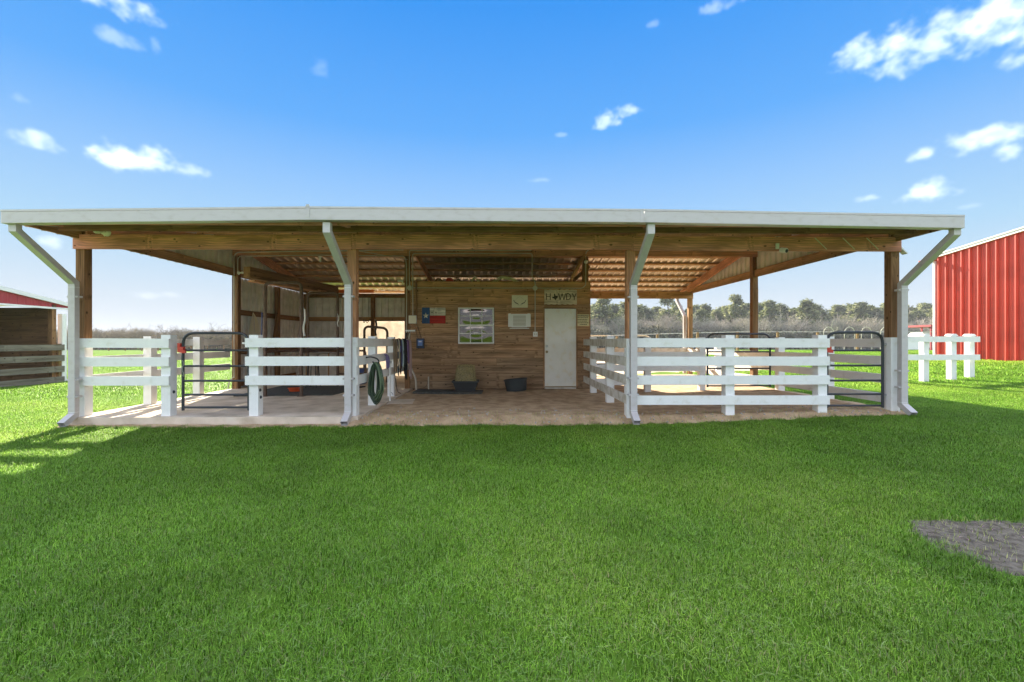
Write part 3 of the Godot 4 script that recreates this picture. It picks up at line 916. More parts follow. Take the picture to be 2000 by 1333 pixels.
	pbox(win, "meeting_rail", Vector3(-0.74, 1.765, -11.742), Vector3(0.852, 0.04, 0.05), M.white_plastic)
	for s in [[1.785, 2.186], [1.324, 1.745]]:
		for x in [-0.90, -0.60]:
			pbox(win, "muntin", Vector3(x + 0.01, (s[0] + s[1]) / 2, -11.748), Vector3(0.016, s[1] - s[0], 0.012), M.white_plastic)
		pbox(win, "muntin", Vector3(-0.74, (s[0] + s[1]) / 2 + 0.02, -11.7495), Vector3(0.852, 0.016, 0.012), M.white_plastic)
		var pane := st_new()
		pane.set_smooth_group(0)
		var nx := 36
		var ny := 26
		for j in ny + 1:
			for i in nx + 1:
				var u := 2.0 * i / nx - 1.0
				var v := 2.0 * j / ny - 1.0
				pane.set_uv(Vector2(u, v))
				pane.add_vertex(Vector3(-0.74 + 0.426 * u, lerpf(s[0], s[1], (v + 1) / 2), -11.764 + 0.0055 * (1.0 - u * u) * (1.0 - v * v) + 0.0016 * cos(6.5 * sqrt(u * u * 1.2 + v * v * 1.6 + 0.02)) * (1.0 - u * u * u * u) * (1.0 - v * v)))
		for j in ny:
			for i in nx:
				var a := j * (nx + 1) + i
				for k in [a, a + nx + 1, a + nx + 2, a, a + nx + 2, a + 1]: pane.add_index(k)
		pane.generate_normals()
		put(win, "pane", pane.commit(), M.mirror)
	pbox(win, "backing", Vector3(-0.74, 1.755, -11.80), Vector3(0.93, 0.92, 0.02), M.glass_back)

# ---------------------------------------------------------------- fences and gates
const RAIL_Y := [1.33, 1.025, 0.715, 0.385]

func fence(called: String, label: String, posts: Array, runs: Array, rails: int, rail_mat: Material, group := "") -> Node3D:
	# posts: [x, D, base, top, size]; runs: [x0, D0, x1, D1]
	var f := thing(called, label, "fence", Vector3(posts[0][0], posts[0][2], -posts[0][1]), group)
	for p in posts:
		var o := pbox(f, "post", Vector3(p[0], (p[2] + p[3]) / 2 - 0.05, -p[1]), Vector3(p[4], p[3] - p[2] + 0.1, p[4]), M.white)
		o.set_meta("was", 0)
		o.remove_meta("was")
	for r in runs:
		for k in rails:
			var y: float = RAIL_Y[k] + rng.randf_range(-0.006, 0.006)
			bar(f, "rail", Vector3(r[0], y, -r[1]), Vector3(r[2], y + rng.randf_range(-0.006, 0.006), -r[3]), 0.152, 0.036, rail_mat)
	return f

func tube_gate(label: String, a: Vector3, b: Vector3, top: float, low: float, bars: Array, material: Material, r := 0.022, group := "", latch := 0) -> Node3D:
	# a, b: the two foot points; bars: heights
	var g := thing("tube_gate", label, "gate", a, group)
	var up := Vector3.UP
	var x := (b - a).normalized()
	var pa := Vector3(a.x, 0, a.z)
	var pb := Vector3(b.x, 0, b.z)
	tube(g, "frame", bent([pa + up * (low - 0.03), pa + up * top, pb + up * top, pb + up * (low - 0.03)], 0.19, 7), r, material, 12)
	for y in bars:
		tube(g, "bar", [pa + up * y + x * 0.01, pb + up * y - x * 0.01], r * 0.82, material, 10)
	if latch:
		var pl := pa if latch < 0 else pb
		var at: Vector3 = pl + up * 1.215 - x * latch * 0.01
		var l := pbox(g, "latch", at + Vector3(0, 0, 0.03), Vector3(0.055, 0.10, 0.06), M.red_plastic)
		pbox(l, "latch_plate", at + x * latch * 0.045 + Vector3(0, 0.035, 0.035), Vector3(0.04, 0.15, 0.045), M.red_plastic)
		pbox(l, "latch_lever", at - x * latch * 0.035 + Vector3(0, -0.03, 0.04), Vector3(0.05, 0.05, 0.03), M.red_plastic)
		var st := st_new()
		for i in 12:
			var c: Vector3 = pl + up * (1.03 - 0.022 * i) - x * latch * (0.02 + 0.012 * sin(i * 0.8)) + Vector3(0, 0, 0.035)
			add_tube(st, [c + Vector3(0.008, 0.014, 0), c + Vector3(-0.008, 0.007, 0.004), c - Vector3(-0.006, 0.014, 0)], 0.004, 5)
		put(g, "chain", st.commit(), M.steel)
		var ph := pb if latch < 0 else pa
		for y in [1.30, 0.44]:
			tube(g, "hinge", [ph + up * y, ph + up * y - x * latch * 0.10], 0.014, M.steel, 8)
	return g

func make_fences() -> void:
	# front, left of the gate; the corner post's white sleeve
	fence("board_fence", "short white three-rail fence between left corner downspout and the gate", [[-6.93, 7.60, 0.13, 1.39, 0.154], [-5.545, 7.60, 0.13, 1.46, 0.15]], [[-6.95, 7.505, -5.47, 7.505]], 3, M.white)
	tube_gate("dark grey tube gate with red latch standing on the concrete slab", Vector3(-5.33, 0.13, -7.62), Vector3(-4.25, 0.13, -7.62), 1.49, 0.24, [1.205, 0.945, 0.70, 0.47, 0.26], M.gate, 0.022, "", -1)
	fence("board_fence", "white three-rail fence on the slab right of the left gate", [[-4.12, 7.60, 0.13, 1.46, 0.15], [-2.52, 7.60, 0.1, 1.42, 0.154]], [[-4.24, 7.505, -2.60, 7.505]], 3, M.white)
	fence("board_fence", "white three-rail fence along the slab's right edge hung with hose and halters", [[-2.545, 8.80, 0.13, 1.45, 0.14], [-2.545, 10.24, 0.13, 1.45, 0.14]], [[-2.448, 7.54, -2.448, 11.60]], 3, M.white)
	var side := fence("board_fence", "white three-rail fence along the open left side of the slab", [[-6.93, 9.0, 0.13, 1.45, 0.15], [-6.93, 10.40, 0.13, 1.45, 0.15]], [[-7.025, 7.70, -7.025, 11.72]], 3, M.white)
	side.set_meta("category", "fence")
	# right bay
	fence("board_fence", "long white four-rail fence across the front of the right bay", [[3.755, 7.60, 0.10, 1.46, 0.15], [5.315, 7.60, 0.13, 1.46, 0.15], [2.10, 7.60, 0.04, 1.40, 0.154]], [[2.16, 7.505, 5.41, 7.505]], 4, M.white)
	tube_gate("dark grey tube gate with red latch beside the right corner post", Vector3(5.455, 0.17, -7.62), Vector3(6.41, 0.2, -7.62), 1.505, 0.26, [1.20, 0.945, 0.69, 0.46, 0.265], M.gate, 0.022, "", -1)
	fence("board_fence", "dirt-smeared four-rail fence from the middle downspout back to the plank wall", [[2.13, 9.21, 0.11, 1.46, 0.15], [2.13, 10.93, 0.11, 1.46, 0.14]], [[2.035, 7.55, 2.035, 11.64]], 4, M.soiled)
	fence("board_fence", "white four-rail fence down the outer right side of the right bay", [[6.55, 7.60, 0.16, 1.42, 0.154], [6.56, 9.13, 0.18, 1.45, 0.15], [6.56, 10.75, 0.2, 1.45, 0.15], [6.55, 13.9, 0.2, 1.45, 0.15]], [[6.46, 7.70, 6.46, 12.2], [6.46, 12.205, 6.46, 16.0]], 4, M.white)
	fence("board_fence", "white cross fence inside the right bay, left of the inner gate", [[3.43, 10.90, 0.13, 1.45, 0.14], [4.74, 10.90, 0.15, 1.45, 0.14]], [[2.16, 10.805, 4.80, 10.805]], 4, M.white)
	tube_gate("dark tube gate inside the right bay, behind the front fence", Vector3(4.88, 0.17, -10.88), Vector3(6.40, 0.2, -10.88), 1.53, 0.28, [1.30, 1.10, 0.90, 0.70, 0.49, 0.28], M.gate)
	fence("board_fence", "white fence across the back of the right bay, beyond the inner gate", [[2.35, 16.1, 0.13, 1.42, 0.14], [4.4, 16.1, 0.15, 1.42, 0.14]], [[2.2, 16.02, 6.45, 16.02]], 3, M.soiled)
	var panel_n := 0
	for p in [[2.9, 3.85], [4.75, 5.35]]:
		tube_gate(["pale tube panel with rounded top at the back of the right bay, the wider one", "pale tube panel with rounded top at the back of the right bay, the narrower one"][panel_n], Vector3(p[0], 0.13, -16.7), Vector3(p[1], 0.13, -16.7), 1.56, 0.3, [1.2, 0.85, 0.5], M.pale_pipe)
		panel_n += 1
	# fence outside, right of the barn
	var f := thing("board_fence", "short white two-rail fence on the grass between barn and red wall", "fence", Vector3(10.2, 0.25, -11.6))
	for p in [[10.24, 11.62], [10.86, 11.62], [11.58, 11.62], [12.14, 11.70]]:
		var gy := ground_y(p[0], -p[1])
		pbox(f, "post", Vector3(p[0], (gy + 1.52) / 2, -p[1]), Vector3(0.14, 1.52 - gy + 0.05, 0.14), M.white)
		put(f, "post_cap", prism(PackedVector2Array([Vector2(-0.09, 0), Vector2(0.09, 0), Vector2(0.09, 0.02), Vector2(0.02, 0.055), Vector2(-0.02, 0.055), Vector2(-0.09, 0.02)]), 0.18), M.white, Transform3D(Basis(), Vector3(p[0], 1.49, -p[1])))
	for y in [1.405, 0.94]:
		bar(f, "rail", Vector3(10.12, y, -11.52), Vector3(12.22, y, -11.52), 0.145, 0.036, M.white)
	# latch on the left fence's board end and bolts on the posts
	var bolt := lathe([Vector2(0.001, 0.018), Vector2(0.016, 0.016), Vector2(0.018, 0.004), Vector2(0.028, 0.003), Vector2(0.028, 0.0)], 10)
	for p in [["fence_post_bolt", "board_fence_001", -4.045, 1.27, 7.60], ["", "board_fence_001", -4.045, 0.55, 7.58], ["", "board_fence_001", -4.045, 0.43, 7.60], ["", "board_fence", -5.47, 0.52, 7.60]]:
		put(get_node(p[1]), "bolt", bolt, M.gate, Transform3D(Basis(Vector3(0, 0, 1), -PI / 2), Vector3(p[2], p[3], -p[4])))
	var st := st_new()
	add_box(st, Vector3(-4.25, 1.325, -7.56), Vector3(0.14, 0.025, 0.03))
	tag(put(self, "slide_bolt", st.commit(), M.white_plastic), "white slide bolt on the fence board end touching the left gate", "bolt")

# ---------------------------------------------------------------- things in the left bay
func make_left_bay() -> void:
	var s := thing("pipe_stock", "brown steel pipe wash rack of two tall arches on the slab", "pipe rack", Vector3(-4.9, 0.13, -11.3))
	for d in [10.2, 12.4]:
		tube(s, "arch", bent([Vector3(-5.33, 0.13, -d), Vector3(-5.33, 2.66, -d), Vector3(-4.53, 2.66, -d), Vector3(-4.53, 0.13, -d)], 0.13, 6), 0.036, M.rust_pipe, 12)
	for x in [-5.33, -4.53]:
		for y in [1.12, 0.42]:
			tube(s, "side_bar", [Vector3(x, y, -10.2), Vector3(x, y, -12.4)], 0.027, M.rust_pipe, 10)
		pbox(s, "foot_plate", Vector3(x, 0.136, -10.2), Vector3(0.14, 0.012, 0.14), M.rust_pipe)
	tube(s, "crossbar", [Vector3(-5.33, 1.16, -12.4), Vector3(-4.53, 1.16, -12.4)], 0.027, M.rust_pipe)
	tube(s, "swing_bar", bent([Vector3(-5.30, 1.02, -10.32), Vector3(-4.62, 1.02, -10.32), Vector3(-4.62, 0.52, -10.32), Vector3(-5.30, 0.52, -10.32)], 0.09, 5), 0.026, M.rust_pipe)
	tube(s, "swing_bar", bent([Vector3(-4.45, 1.1, -12.3), Vector3(-3.75, 1.1, -12.3), Vector3(-3.75, 0.48, -12.3), Vector3(-4.45, 0.48, -12.3)], 0.09, 5), 0.026, M.rust_pipe)
	tube(s, "swing_bar", [Vector3(-4.45, 0.8, -12.3), Vector3(-3.75, 0.8, -12.3)], 0.02, M.rust_pipe)
	var h := thing("pipe_rail", "brown bent-pipe hitching rail before the pale canvas", "rail", Vector3(-3.6, 0.13, -13.6))
	tube(h, "hoop", bent([Vector3(-4.18, 0.13, -13.6), Vector3(-4.18, 1.80, -13.6), Vector3(-3.50, 1.74, -13.6), Vector3(-3.50, 0.13, -13.6)], 0.16, 6), 0.036, M.rust_pipe, 12)
	tube(h, "bar", [Vector3(-4.18, 0.9, -13.6), Vector3(-3.5, 0.9, -13.6)], 0.025, M.rust_pipe)
	# canvas in the back opening
	var c := thing("canvas_sheet", "pale beige canvas sheet closing the opening in the back wall", "tarpaulin", Vector3(-3.8, 0.13, -16.14))
	put(c, "cloth", sheet_upright(-5.30, -2.46, 0.12, 2.07, -16.15), M.canvas)
	tube(c, "hem_rope", [Vector3(-5.3, 2.06, -16.13), Vector3(-2.46, 2.06, -16.13)], 0.012, M.white_plastic, 6)
	var o := thing("added_orange_strip", "added orange strip along the top of the back wall, standing in for a reddish glow", "tarpaulin", Vector3(-4.9, 3.02, -15.9))  # made-up sheet in place of a reddish glow under the back eave
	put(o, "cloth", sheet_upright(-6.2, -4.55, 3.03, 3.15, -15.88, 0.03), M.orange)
	tube(o, "added_edge", [Vector3(-6.2, 3.14, -15.86), Vector3(-4.55, 3.14, -15.86)], 0.008, M.orange, 6)
	# boards laid up under the roof
	for p in [[-5.62, 2.86, 10.0, -5.02, 2.86, 13.6, 0.24, 0.16, "thick brown timber stored across the arches of the pipe rack"], [-5.86, 2.75, 10.6, -5.1, 2.745, 12.9, 0.045, 0.20, "thin pale board lying beside the thick timber overhead"]]:
		var t := put(self, "stored_timber", box_mesh(Vector3(Vector3(p[0], p[1], -p[2]).distance_to(Vector3(p[3], p[4], -p[5])), p[6], p[7])), M.post if p[6] > 0.1 else M.beam, Transform3D(along(Vector3(p[0], p[1], -p[2]), Vector3(p[3], p[4], -p[5])), Vector3(p[0] + p[3], p[1] + p[4], -p[2] - p[5]) / 2))
		tag(t, p[8], "timber")
	# rubber mat, bales, tub, stool
	var mt := prism(PackedVector2Array([Vector2(-6.0, 10.15), Vector2(-3.9, 10.35), Vector2(-3.75, 12.3), Vector2(-6.0, 12.4)]), 0.022)
	tag(put(self, "rubber_mat", mt, M.mat_rubber, Transform3D(Basis(Vector3.RIGHT, Vector3(0, 0, -1), Vector3.UP), Vector3(0, 0.142, 0))), "large dark rubber mat on the slab under the pipe rack", "mat")
	for p in [[-6.05, 0.13, 0], [-5.37, 0.13, 1]]:
		var bl := thing("bale", ["pale beige block bale by the left siding, the left of two", "pale beige block bale behind the pipe rack, the right of two"][p[2]], "bale", Vector3(p[0], 0.13, -14.2), "bales behind the pipe rack")
		put(bl, "body", bale_mesh(Vector3(0.62, 0.86, 0.5), 0.03), M.canvas, Transform3D(Basis(), Vector3(p[0], 0.56, -14.2)))
		pbox(bl, "strap", Vector3(p[0], 0.56, -14.2), Vector3(0.04, 0.868, 0.508), M.siding_trim)
	var tub := thing("storage_tub", "dark blue plastic storage tub on the slab behind the fence", "tub", Vector3(-4.2, 0.13, -13.2))
	put(tub, "body", prism(PackedVector2Array([Vector2(-0.20, 0), Vector2(0.20, 0), Vector2(0.24, 0.42), Vector2(-0.24, 0.42)]), 0.4), M.blue, Transform3D(Basis(), Vector3(-4.25, 0.13, -13.2)))
	pbox(tub, "lid", Vector3(-4.25, 0.565, -13.2), Vector3(0.52, 0.03, 0.44), M.blue)
	var stl := thing("wire_stool", "black wire stool standing behind the pipe rack", "stool", Vector3(-4.75, 0.13, -11.9))
	put(stl, "seat", lathe([Vector2(0.001, 0.04), Vector2(0.17, 0.04), Vector2(0.18, 0.02), Vector2(0.17, 0.0), Vector2(0.001, 0.0)], 16), M.black, Transform3D(Basis(), Vector3(-4.98, 0.80, -11.9)))
	for k in 4:
		var an := PI / 4 + PI / 2 * k
		tube(stl, "leg", [Vector3(-4.98 + 0.12 * cos(an), 0.81, -11.9 + 0.12 * sin(an)), Vector3(-4.98 + 0.19 * cos(an), 0.15, -11.9 + 0.19 * sin(an))], 0.011, M.black, 6)
	tube(stl, "foot_ring", ring_path(Vector3(-4.98, 0.42, -11.9), 0.165, 18), 0.008, M.black, 6)
	var pan := thing("feed_scoop", "small orange plastic pan on the rubber mat", "pan", Vector3(-5.03, 0.15, -11.0))
	put(pan, "bowl", lathe([Vector2(0.001, 0.012), Vector2(0.12, 0.012), Vector2(0.15, 0.075), Vector2(0.16, 0.075), Vector2(0.13, 0.0), Vector2(0.001, 0.0)], 20), M.orange, Transform3D(Basis(), Vector3(-5.03, 0.155, -11.0)))
	put(pan, "rim", lathe([Vector2(0.15, 0.07), Vector2(0.168, 0.07), Vector2(0.168, 0.08), Vector2(0.15, 0.08)], 20), M.orange, Transform3D(Basis(), Vector3(-5.03, 0.155, -11.0)))
	# rope, pole and straps
	var rp := thing("rope_coil", "pale rope coil hanging on the girt of the left siding wall", "rope", Vector3(-6.9, 1.5, -12.6))
	for i in 7:
		var dz := 0.022 * (i - 3)
		tube(rp, "loop", smooth_path([Vector3(-6.93 + 0.004 * i, 2.14, -12.62 + dz * 0.3), Vector3(-6.90, 1.9, -12.74 + dz), Vector3(-6.90, 1.42 - 0.03 * (i % 3), -12.80 + dz * 2.0), Vector3(-6.89, 1.27 - 0.04 * (i % 4), -12.66 + dz), Vector3(-6.90, 1.5, -12.50 + dz * 2.0), Vector3(-6.91, 2.0, -12.58 + dz * 0.4), Vector3(-6.93, 2.14, -12.62)], 5), 0.008, M.cream, 6)
	tag(tube(self, "blue_pole", [Vector3(-5.62, 1.35, -10.6), Vector3(-5.62, 2.02, -10.62)], 0.014, M.blue, 8), "thin blue pole standing up beside the left arch of the pipe rack", "pole")
	for p in [[-4.47, 2.07, 1.47, 10.22, 0.022, "white", "white rubber tie hanging from the right leg of the front arch"], [-4.50, 2.05, 1.75, 12.36, 0.016, "white", "thin pale tie hanging from the right leg of the rear arch"], [-3.95, 1.98, 1.52, 14.0, 0.03, "dark", "dark brush-like strap hanging from the back girt"]]:
		var m: Material = M.white_plastic if p[5] == "white" else M.rubber
		var t := thing("hanging_tie", p[6], "strap", Vector3(p[0], p[2], -p[3]))
		var keys := [Vector3(p[0], p[1], -p[3]), Vector3(p[0] + 0.02, lerpf(p[1], p[2], 0.35), -p[3] + 0.02), Vector3(p[0] - 0.015, lerpf(p[1], p[2], 0.7), -p[3] + 0.02), Vector3(p[0] + 0.01, p[2], -p[3] + 0.02)]
		tube(t, "strap", smooth_path(keys, 6), p[4], m, 8)
		tube(t, "clip", [Vector3(p[0], p[1] - 0.01, -p[3]), Vector3(p[0] - 0.03, p[1] + 0.05, -p[3])], 0.008, M.steel, 6)
	tag(tube(self, "wall_hooks", smooth_path([Vector3(-4.95, 2.1, -16.02), Vector3(-4.92, 2.0, -15.95), Vector3(-4.86, 2.06, -15.95), Vector3(-4.80, 2.0, -15.95), Vector3(-4.74, 2.08, -15.95), Vector3(-4.70, 2.12, -16.02)], 6), 0.012, M.rust_pipe, 6), "bent iron hook on the back wall girt", "hook")

func ring_path(c: Vector3, r: float, n: int) -> Array:
	var out := []
	for i in n + 1: out.append(c + Vector3(cos(TAU * i / n), 0, sin(TAU * i / n)) * r)
	return out

func sheet_upright(x0: float, x1: float, y0: float, y1: float, z: float, amp := 0.03) -> Mesh:
	var st := st_new()
	st.set_smooth_group(0)
	var nx := 40
	var ny := 24
	for j in ny + 1:
		for i in nx + 1:
			var x := lerpf(x0, x1, float(i) / nx)
			var y := lerpf(y0, y1, float(j) / ny)
			st.set_uv(Vector2(x, y))
			st.add_vertex(Vector3(x, y, z + amp * wob.get_noise_2d(x * 14.0, y * 40.0)))
	for j in ny:
		for i in nx:
			var a := j * (nx + 1) + i
			for k in [a, a + nx + 1, a + nx + 2, a, a + nx + 2, a + 1]: st.add_index(k)
	st.generate_normals()
	return st.commit()

func bale_mesh(s: Vector3, rough: float, taper := 1.0) -> Mesh:
	# a rounded, slightly lumpy block
	var st := st_new()
	st.set_smooth_group(0)
	var n := 10
	var idx := 0
	for ax in 3:
		for sg in [-1.0, 1.0]:
			var j := (ax + 1) % 3
			var k := (ax + 2) % 3
			for a in n + 1:
				for b in n + 1:
					var v := Vector3.ZERO
					v[ax] = sg
					v[j] = 2.0 * a / n - 1.0
					v[k] = 2.0 * b / n - 1.0
					var round_ := v.normalized() * 1.25
					var q := v.lerp(round_, 0.16 * pow(maxf(absf(v[j]), absf(v[k])), 6.0))
					q = q * s / 2.0
					q.x *= lerpf(1.0, taper, q.y / s.y + 0.5)
					q += v.normalized() * rough * wob.get_noise_3d(q.x * 90.0, q.y * 90.0, q.z * 90.0)
					st.set_uv(Vector2(a, b))
					st.add_vertex(q)
			for a in n:
				for b in n:
					var o := idx + a * (n + 1) + b
					var t := [o, o + n + 1, o + n + 2, o, o + n + 2, o + 1]
					if sg > 0: t = [o, o + n + 2, o + n + 1, o, o + 1, o + n + 2]
					for e in t: st.add_index(e)
			idx += (n + 1) * (n + 1)
	st.generate_normals()
	return st.commit()

# ---------------------------------------------------------------- on and before the plank wall
func letters(text: String, size: float, depth: float, font: String, bold := false) -> TextMesh:
	var f := SystemFont.new()
	f.font_names = PackedStringArray([font])
	f.font_weight = 700 if bold else 400
	var t := TextMesh.new()
	t.font = f
	t.text = text
	t.font_size = 64
	t.pixel_size = size / 64.0
	t.depth = depth
	return t

func make_wall_things() -> void:
	var z := -11.738
	# flag: blue hoist with star, white over red
	var fl := thing("painted_flag", "wooden flag with white star on blue, white over red, beside the window", "flag", Vector3(-1.83, 1.81, z))
	pbox(fl, "blue_board", Vector3(-2.03, 2.015, z + 0.012), Vector3(0.20, 0.41, 0.02), M.flag_blue)
	pbox(fl, "white_board", Vector3(-1.728, 2.117, z + 0.012), Vector3(0.40, 0.203, 0.02), M.flag_white)
	pbox(fl, "red_board", Vector3(-1.728, 1.912, z + 0.012), Vector3(0.40, 0.203, 0.02), M.flag_red)
	var star := PackedVector2Array()
	for i in 10:
		var r := 0.082 if i % 2 == 0 else 0.032
		star.append(Vector2(sin(TAU * i / 10), cos(TAU * i / 10)) * r)
	put(fl, "star", prism(star, 0.008), M.flag_white, Transform3D(Basis(), Vector3(-2.03, 2.01, z + 0.026)))
	# the welcome sign
	var sg := thing("wooden_sign", "pale wooden sign reading HOWDY above the white door", "sign", Vector3(1.44, 2.30, z))
	var o := PackedVector2Array()
	for i in 19:
		o.append(Vector2(-0.42 + 0.84 * i / 18, -0.195 + (0.014 if i % 3 == 1 else 0.0)))
	for i in 19:
		o.append(Vector2(0.42 - 0.84 * i / 18, 0.195 - (0.014 if i % 3 == 1 else 0.0)))
	put(sg, "board", prism(o, 0.025), M.sign_wood, Transform3D(Basis(), Vector3(1.44, 2.495, z + 0.014)))
	var tz := z + 0.029
	for e in [["H", 1.12], ["W", 1.475], ["D", 1.64], ["Y", 1.79]]:
		put(sg, "letter", letters(e[0], 0.235, 0.008, "Droid Sans"), M.ink, Transform3D(Basis(), Vector3(e[1], 2.50, tz)))
	var state := PackedVector2Array()
	for p in [[-0.02, 0.075], [0.015, 0.075], [0.015, 0.03], [0.05, 0.022], [0.085, 0.02], [0.09, -0.02], [0.07, -0.035], [0.035, -0.065], [0.035, -0.095], [0.015, -0.09], [-0.01, -0.055], [-0.03, -0.04], [-0.045, -0.05], [-0.06, -0.035], [-0.085, 0.0], [-0.02, 0.0]]:
		state.append(Vector2(p[0] * 0.92, p[1]))
	put(sg, "state_outline", prism(state, 0.008), M.ink, Transform3D(Basis(), Vector3(1.285, 2.505, tz)))
	# small white board with crossed sprigs
	var ps := thing("white_board", "small white board with two dark feather shapes above the heater", "sign", Vector3(0.385, 2.22, z))
	pbox(ps, "board", Vector3(0.385, 2.38, z + 0.012), Vector3(0.41, 0.32, 0.018), M.cream)
	for s in [-1.0, 1.0]:
		tube(ps, "feather", smooth_path([Vector3(0.385 + s * 0.16, 2.42, z + 0.023), Vector3(0.385 + s * 0.12, 2.35, z + 0.023), Vector3(0.385 + s * 0.05, 2.31, z + 0.023)], 5), 0.006, M.ink, 5)
		for k in 4:
			tube(ps, "feather", [Vector3(0.385 + s * (0.14 - 0.025 * k), 2.385 - 0.017 * k, z + 0.023), Vector3(0.385 + s * (0.12 - 0.032 * k), 2.34 - 0.015 * k, z + 0.023)], 0.004, M.ink, 4)
	tube(ps, "arch_line", smooth_path([Vector3(0.25, 2.39, z + 0.022), Vector3(0.385, 2.50, z + 0.022), Vector3(0.52, 2.39, z + 0.022)], 6), 0.0025, M.pvc, 4)
	tube(ps, "arch_line", [Vector3(0.33, 2.275, z + 0.022), Vector3(0.44, 2.275, z + 0.022)], 0.003, M.pvc, 4)
	# wall heater with side wings
	var h := thing("wall_heater", "white wall fan heater with grille and side wings", "heater", Vector3(0.375, 1.68, z))
	var hs := st_new()
	add_box(hs, Vector3(0.375, 1.885, z + 0.03), Vector3(0.40, 0.34, 0.06))
	put(h, "housing", hs.commit(), M.white_plastic)
	for s in [-1.0, 1.0]:
		put(h, "wing", prism(PackedVector2Array([Vector2(-0.045, -0.16), Vector2(0.045, -0.16), Vector2(0.045, 0.165), Vector2(0.02, 0.185), Vector2(-0.03, 0.185), Vector2(-0.045, 0.165)]), 0.03), M.white_plastic, Transform3D(Basis(), Vector3(0.375 + s * 0.245, 1.885, z + 0.02)))
		pbox(h, "frame", Vector3(0.375 + s * 0.18, 1.885, z + 0.068), Vector3(0.035, 0.33, 0.016), M.white_plastic)
	pbox(h, "frame", Vector3(0.375, 2.04, z + 0.068), Vector3(0.325, 0.025, 0.016), M.white_plastic)
	pbox(h, "frame", Vector3(0.375, 1.725, z + 0.068), Vector3(0.325, 0.025, 0.016), M.white_plastic)
	pbox(h, "grille_back", Vector3(0.375, 1.885, z + 0.0615), Vector3(0.325, 0.29, 0.003), M.pvc)
	for k in 8:
		pbox(h, "grille_slat", Vector3(0.375, 1.76 + 0.036 * k, z + 0.068), Vector3(0.32, 0.012, 0.008), M.white_plastic)
	pbox(h, "shelf", Vector3(0.375, 1.685, z + 0.05), Vector3(0.50, 0.02, 0.08), M.white_plastic)
	# warning sign
	var w := thing("warning_sign", "small yellowish WARNING notice at the right end of the plank wall", "sign", Vector3(2.015, 1.75, z))
	pbox(w, "plate", Vector3(2.015, 1.90, z + 0.006), Vector3(0.325, 0.30, 0.01), M.warn)
	put(w, "lettering", letters("WARNING", 0.062, 0.003, "Droid Sans", true), M.ink, Transform3D(Basis(), Vector3(2.015, 2.012, z + 0.0125)))
	for k in 5:
		var x := 1.875
		while x < 2.13:
			var l := rng.randf_range(0.02, 0.05)
			if k == 4 and (x < 1.91 or x > 2.10):
				x += 0.03
				continue
			pbox(w, "print", Vector3(x + l / 2, 1.965 - 0.045 * k, z + 0.0125), Vector3(snappedf(minf(l, 2.165 - x), 0.005), 0.015, 0.003), M.ink)
			x += l + 0.008
	# electric box, disc boxes, conduits
	var e := thing("electrical_box", "light grey electrical box below the left conduits", "box", Vector3(-2.445, 1.81, z))
	pbox(e, "body", Vector3(-2.36, 1.91, z + 0.045), Vector3(0.19, 0.20, 0.09), M.white_plastic)
	pbox(e, "cover", Vector3(-2.36, 1.91, z + 0.094), Vector3(0.175, 0.185, 0.008), M.cream)
	var c := thing("conduit", "pale plastic conduit running across the top of the plank wall and down to the outlet", "conduit", Vector3(-0.2, 2.7, z))
	tube(c, "pipe", bent([Vector3(-2.36, 2.02, z + 0.03), Vector3(-2.36, 3.60, z + 0.05), Vector3(0.70, 3.61, z + 0.05), Vector3(0.70, 3.0, z + 0.04), Vector3(0.78, 2.90, z + 0.02), Vector3(0.78, 1.60, z + 0.02)], 0.06), 0.013, M.pvc, 8)
	tube(c, "pipe", bent([Vector3(-2.44, 2.725, z + 0.02), Vector3(2.00, 2.725, z + 0.02), Vector3(2.09, 2.80, z + 0.02), Vector3(2.09, 3.66, z + 0.02), Vector3(2.2, 3.74, z + 0.02)], 0.08), 0.011, M.pvc, 8)
	tube(c, "pipe", bent([Vector3(-2.44, 2.72, z + 0.04), Vector3(-2.44, 3.68, z + 0.06), Vector3(0.68, 3.69, z + 0.06)], 0.06), 0.012, M.pvc, 8)
	var disc := lathe([Vector2(0.001, 0.05), Vector2(0.055, 0.05), Vector2(0.065, 0.04), Vector2(0.065, 0.0)], 18)
	for x in [-2.44, 0.78]:
		put(c, "junction_box", disc, M.pvc, Transform3D(Basis(Vector3.RIGHT, PI / 2), Vector3(x, 2.725, z)))
	var ou := thing("outlet_box", "white outlet box at the foot of the conduit beside the door", "outlet", Vector3(0.79, 1.47, z))
	pbox(ou, "body", Vector3(0.785, 1.535, z + 0.025), Vector3(0.115, 0.125, 0.05), M.white_plastic)
	for s in [-1.0, 1.0]: pbox(ou, "socket", Vector3(0.785 + s * 0.022, 1.535, z + 0.052), Vector3(0.02, 0.05, 0.006), M.pvc)
	var sh := thing("wall_shelf", "narrow white shelf with small hooks under the electrical box", "shelf", Vector3(-2.43, 1.59, z))
	pbox(sh, "board", Vector3(-2.415, 1.625, z + 0.05), Vector3(0.24, 0.035, 0.08), M.white_plastic)
	for k in 5: pbox(sh, "hook", Vector3(-2.51 + 0.048 * k, 1.595, z + 0.075), Vector3(0.008, 0.03, 0.012), M.steel)
	var hd := thing("metal_head_tack", "tangle of thin straps and a brass buckle hanging above the white shelf", "tack", Vector3(-2.35, 1.65, z))
	for k in 4:
		tube(hd, "strap", smooth_path([Vector3(-2.43 + 0.02 * k, 1.79, z + 0.03), Vector3(-2.37 + 0.03 * k, 1.74 - 0.02 * k, z + 0.04), Vector3(-2.26 + 0.01 * k, 1.67 + 0.03 * k, z + 0.03)], 5), 0.006, M.beam, 5)
	tube(hd, "buckle", ring_path(Vector3(-2.25, 1.73, z + 0.03), 0.03, 10), 0.007, M.brass, 5)
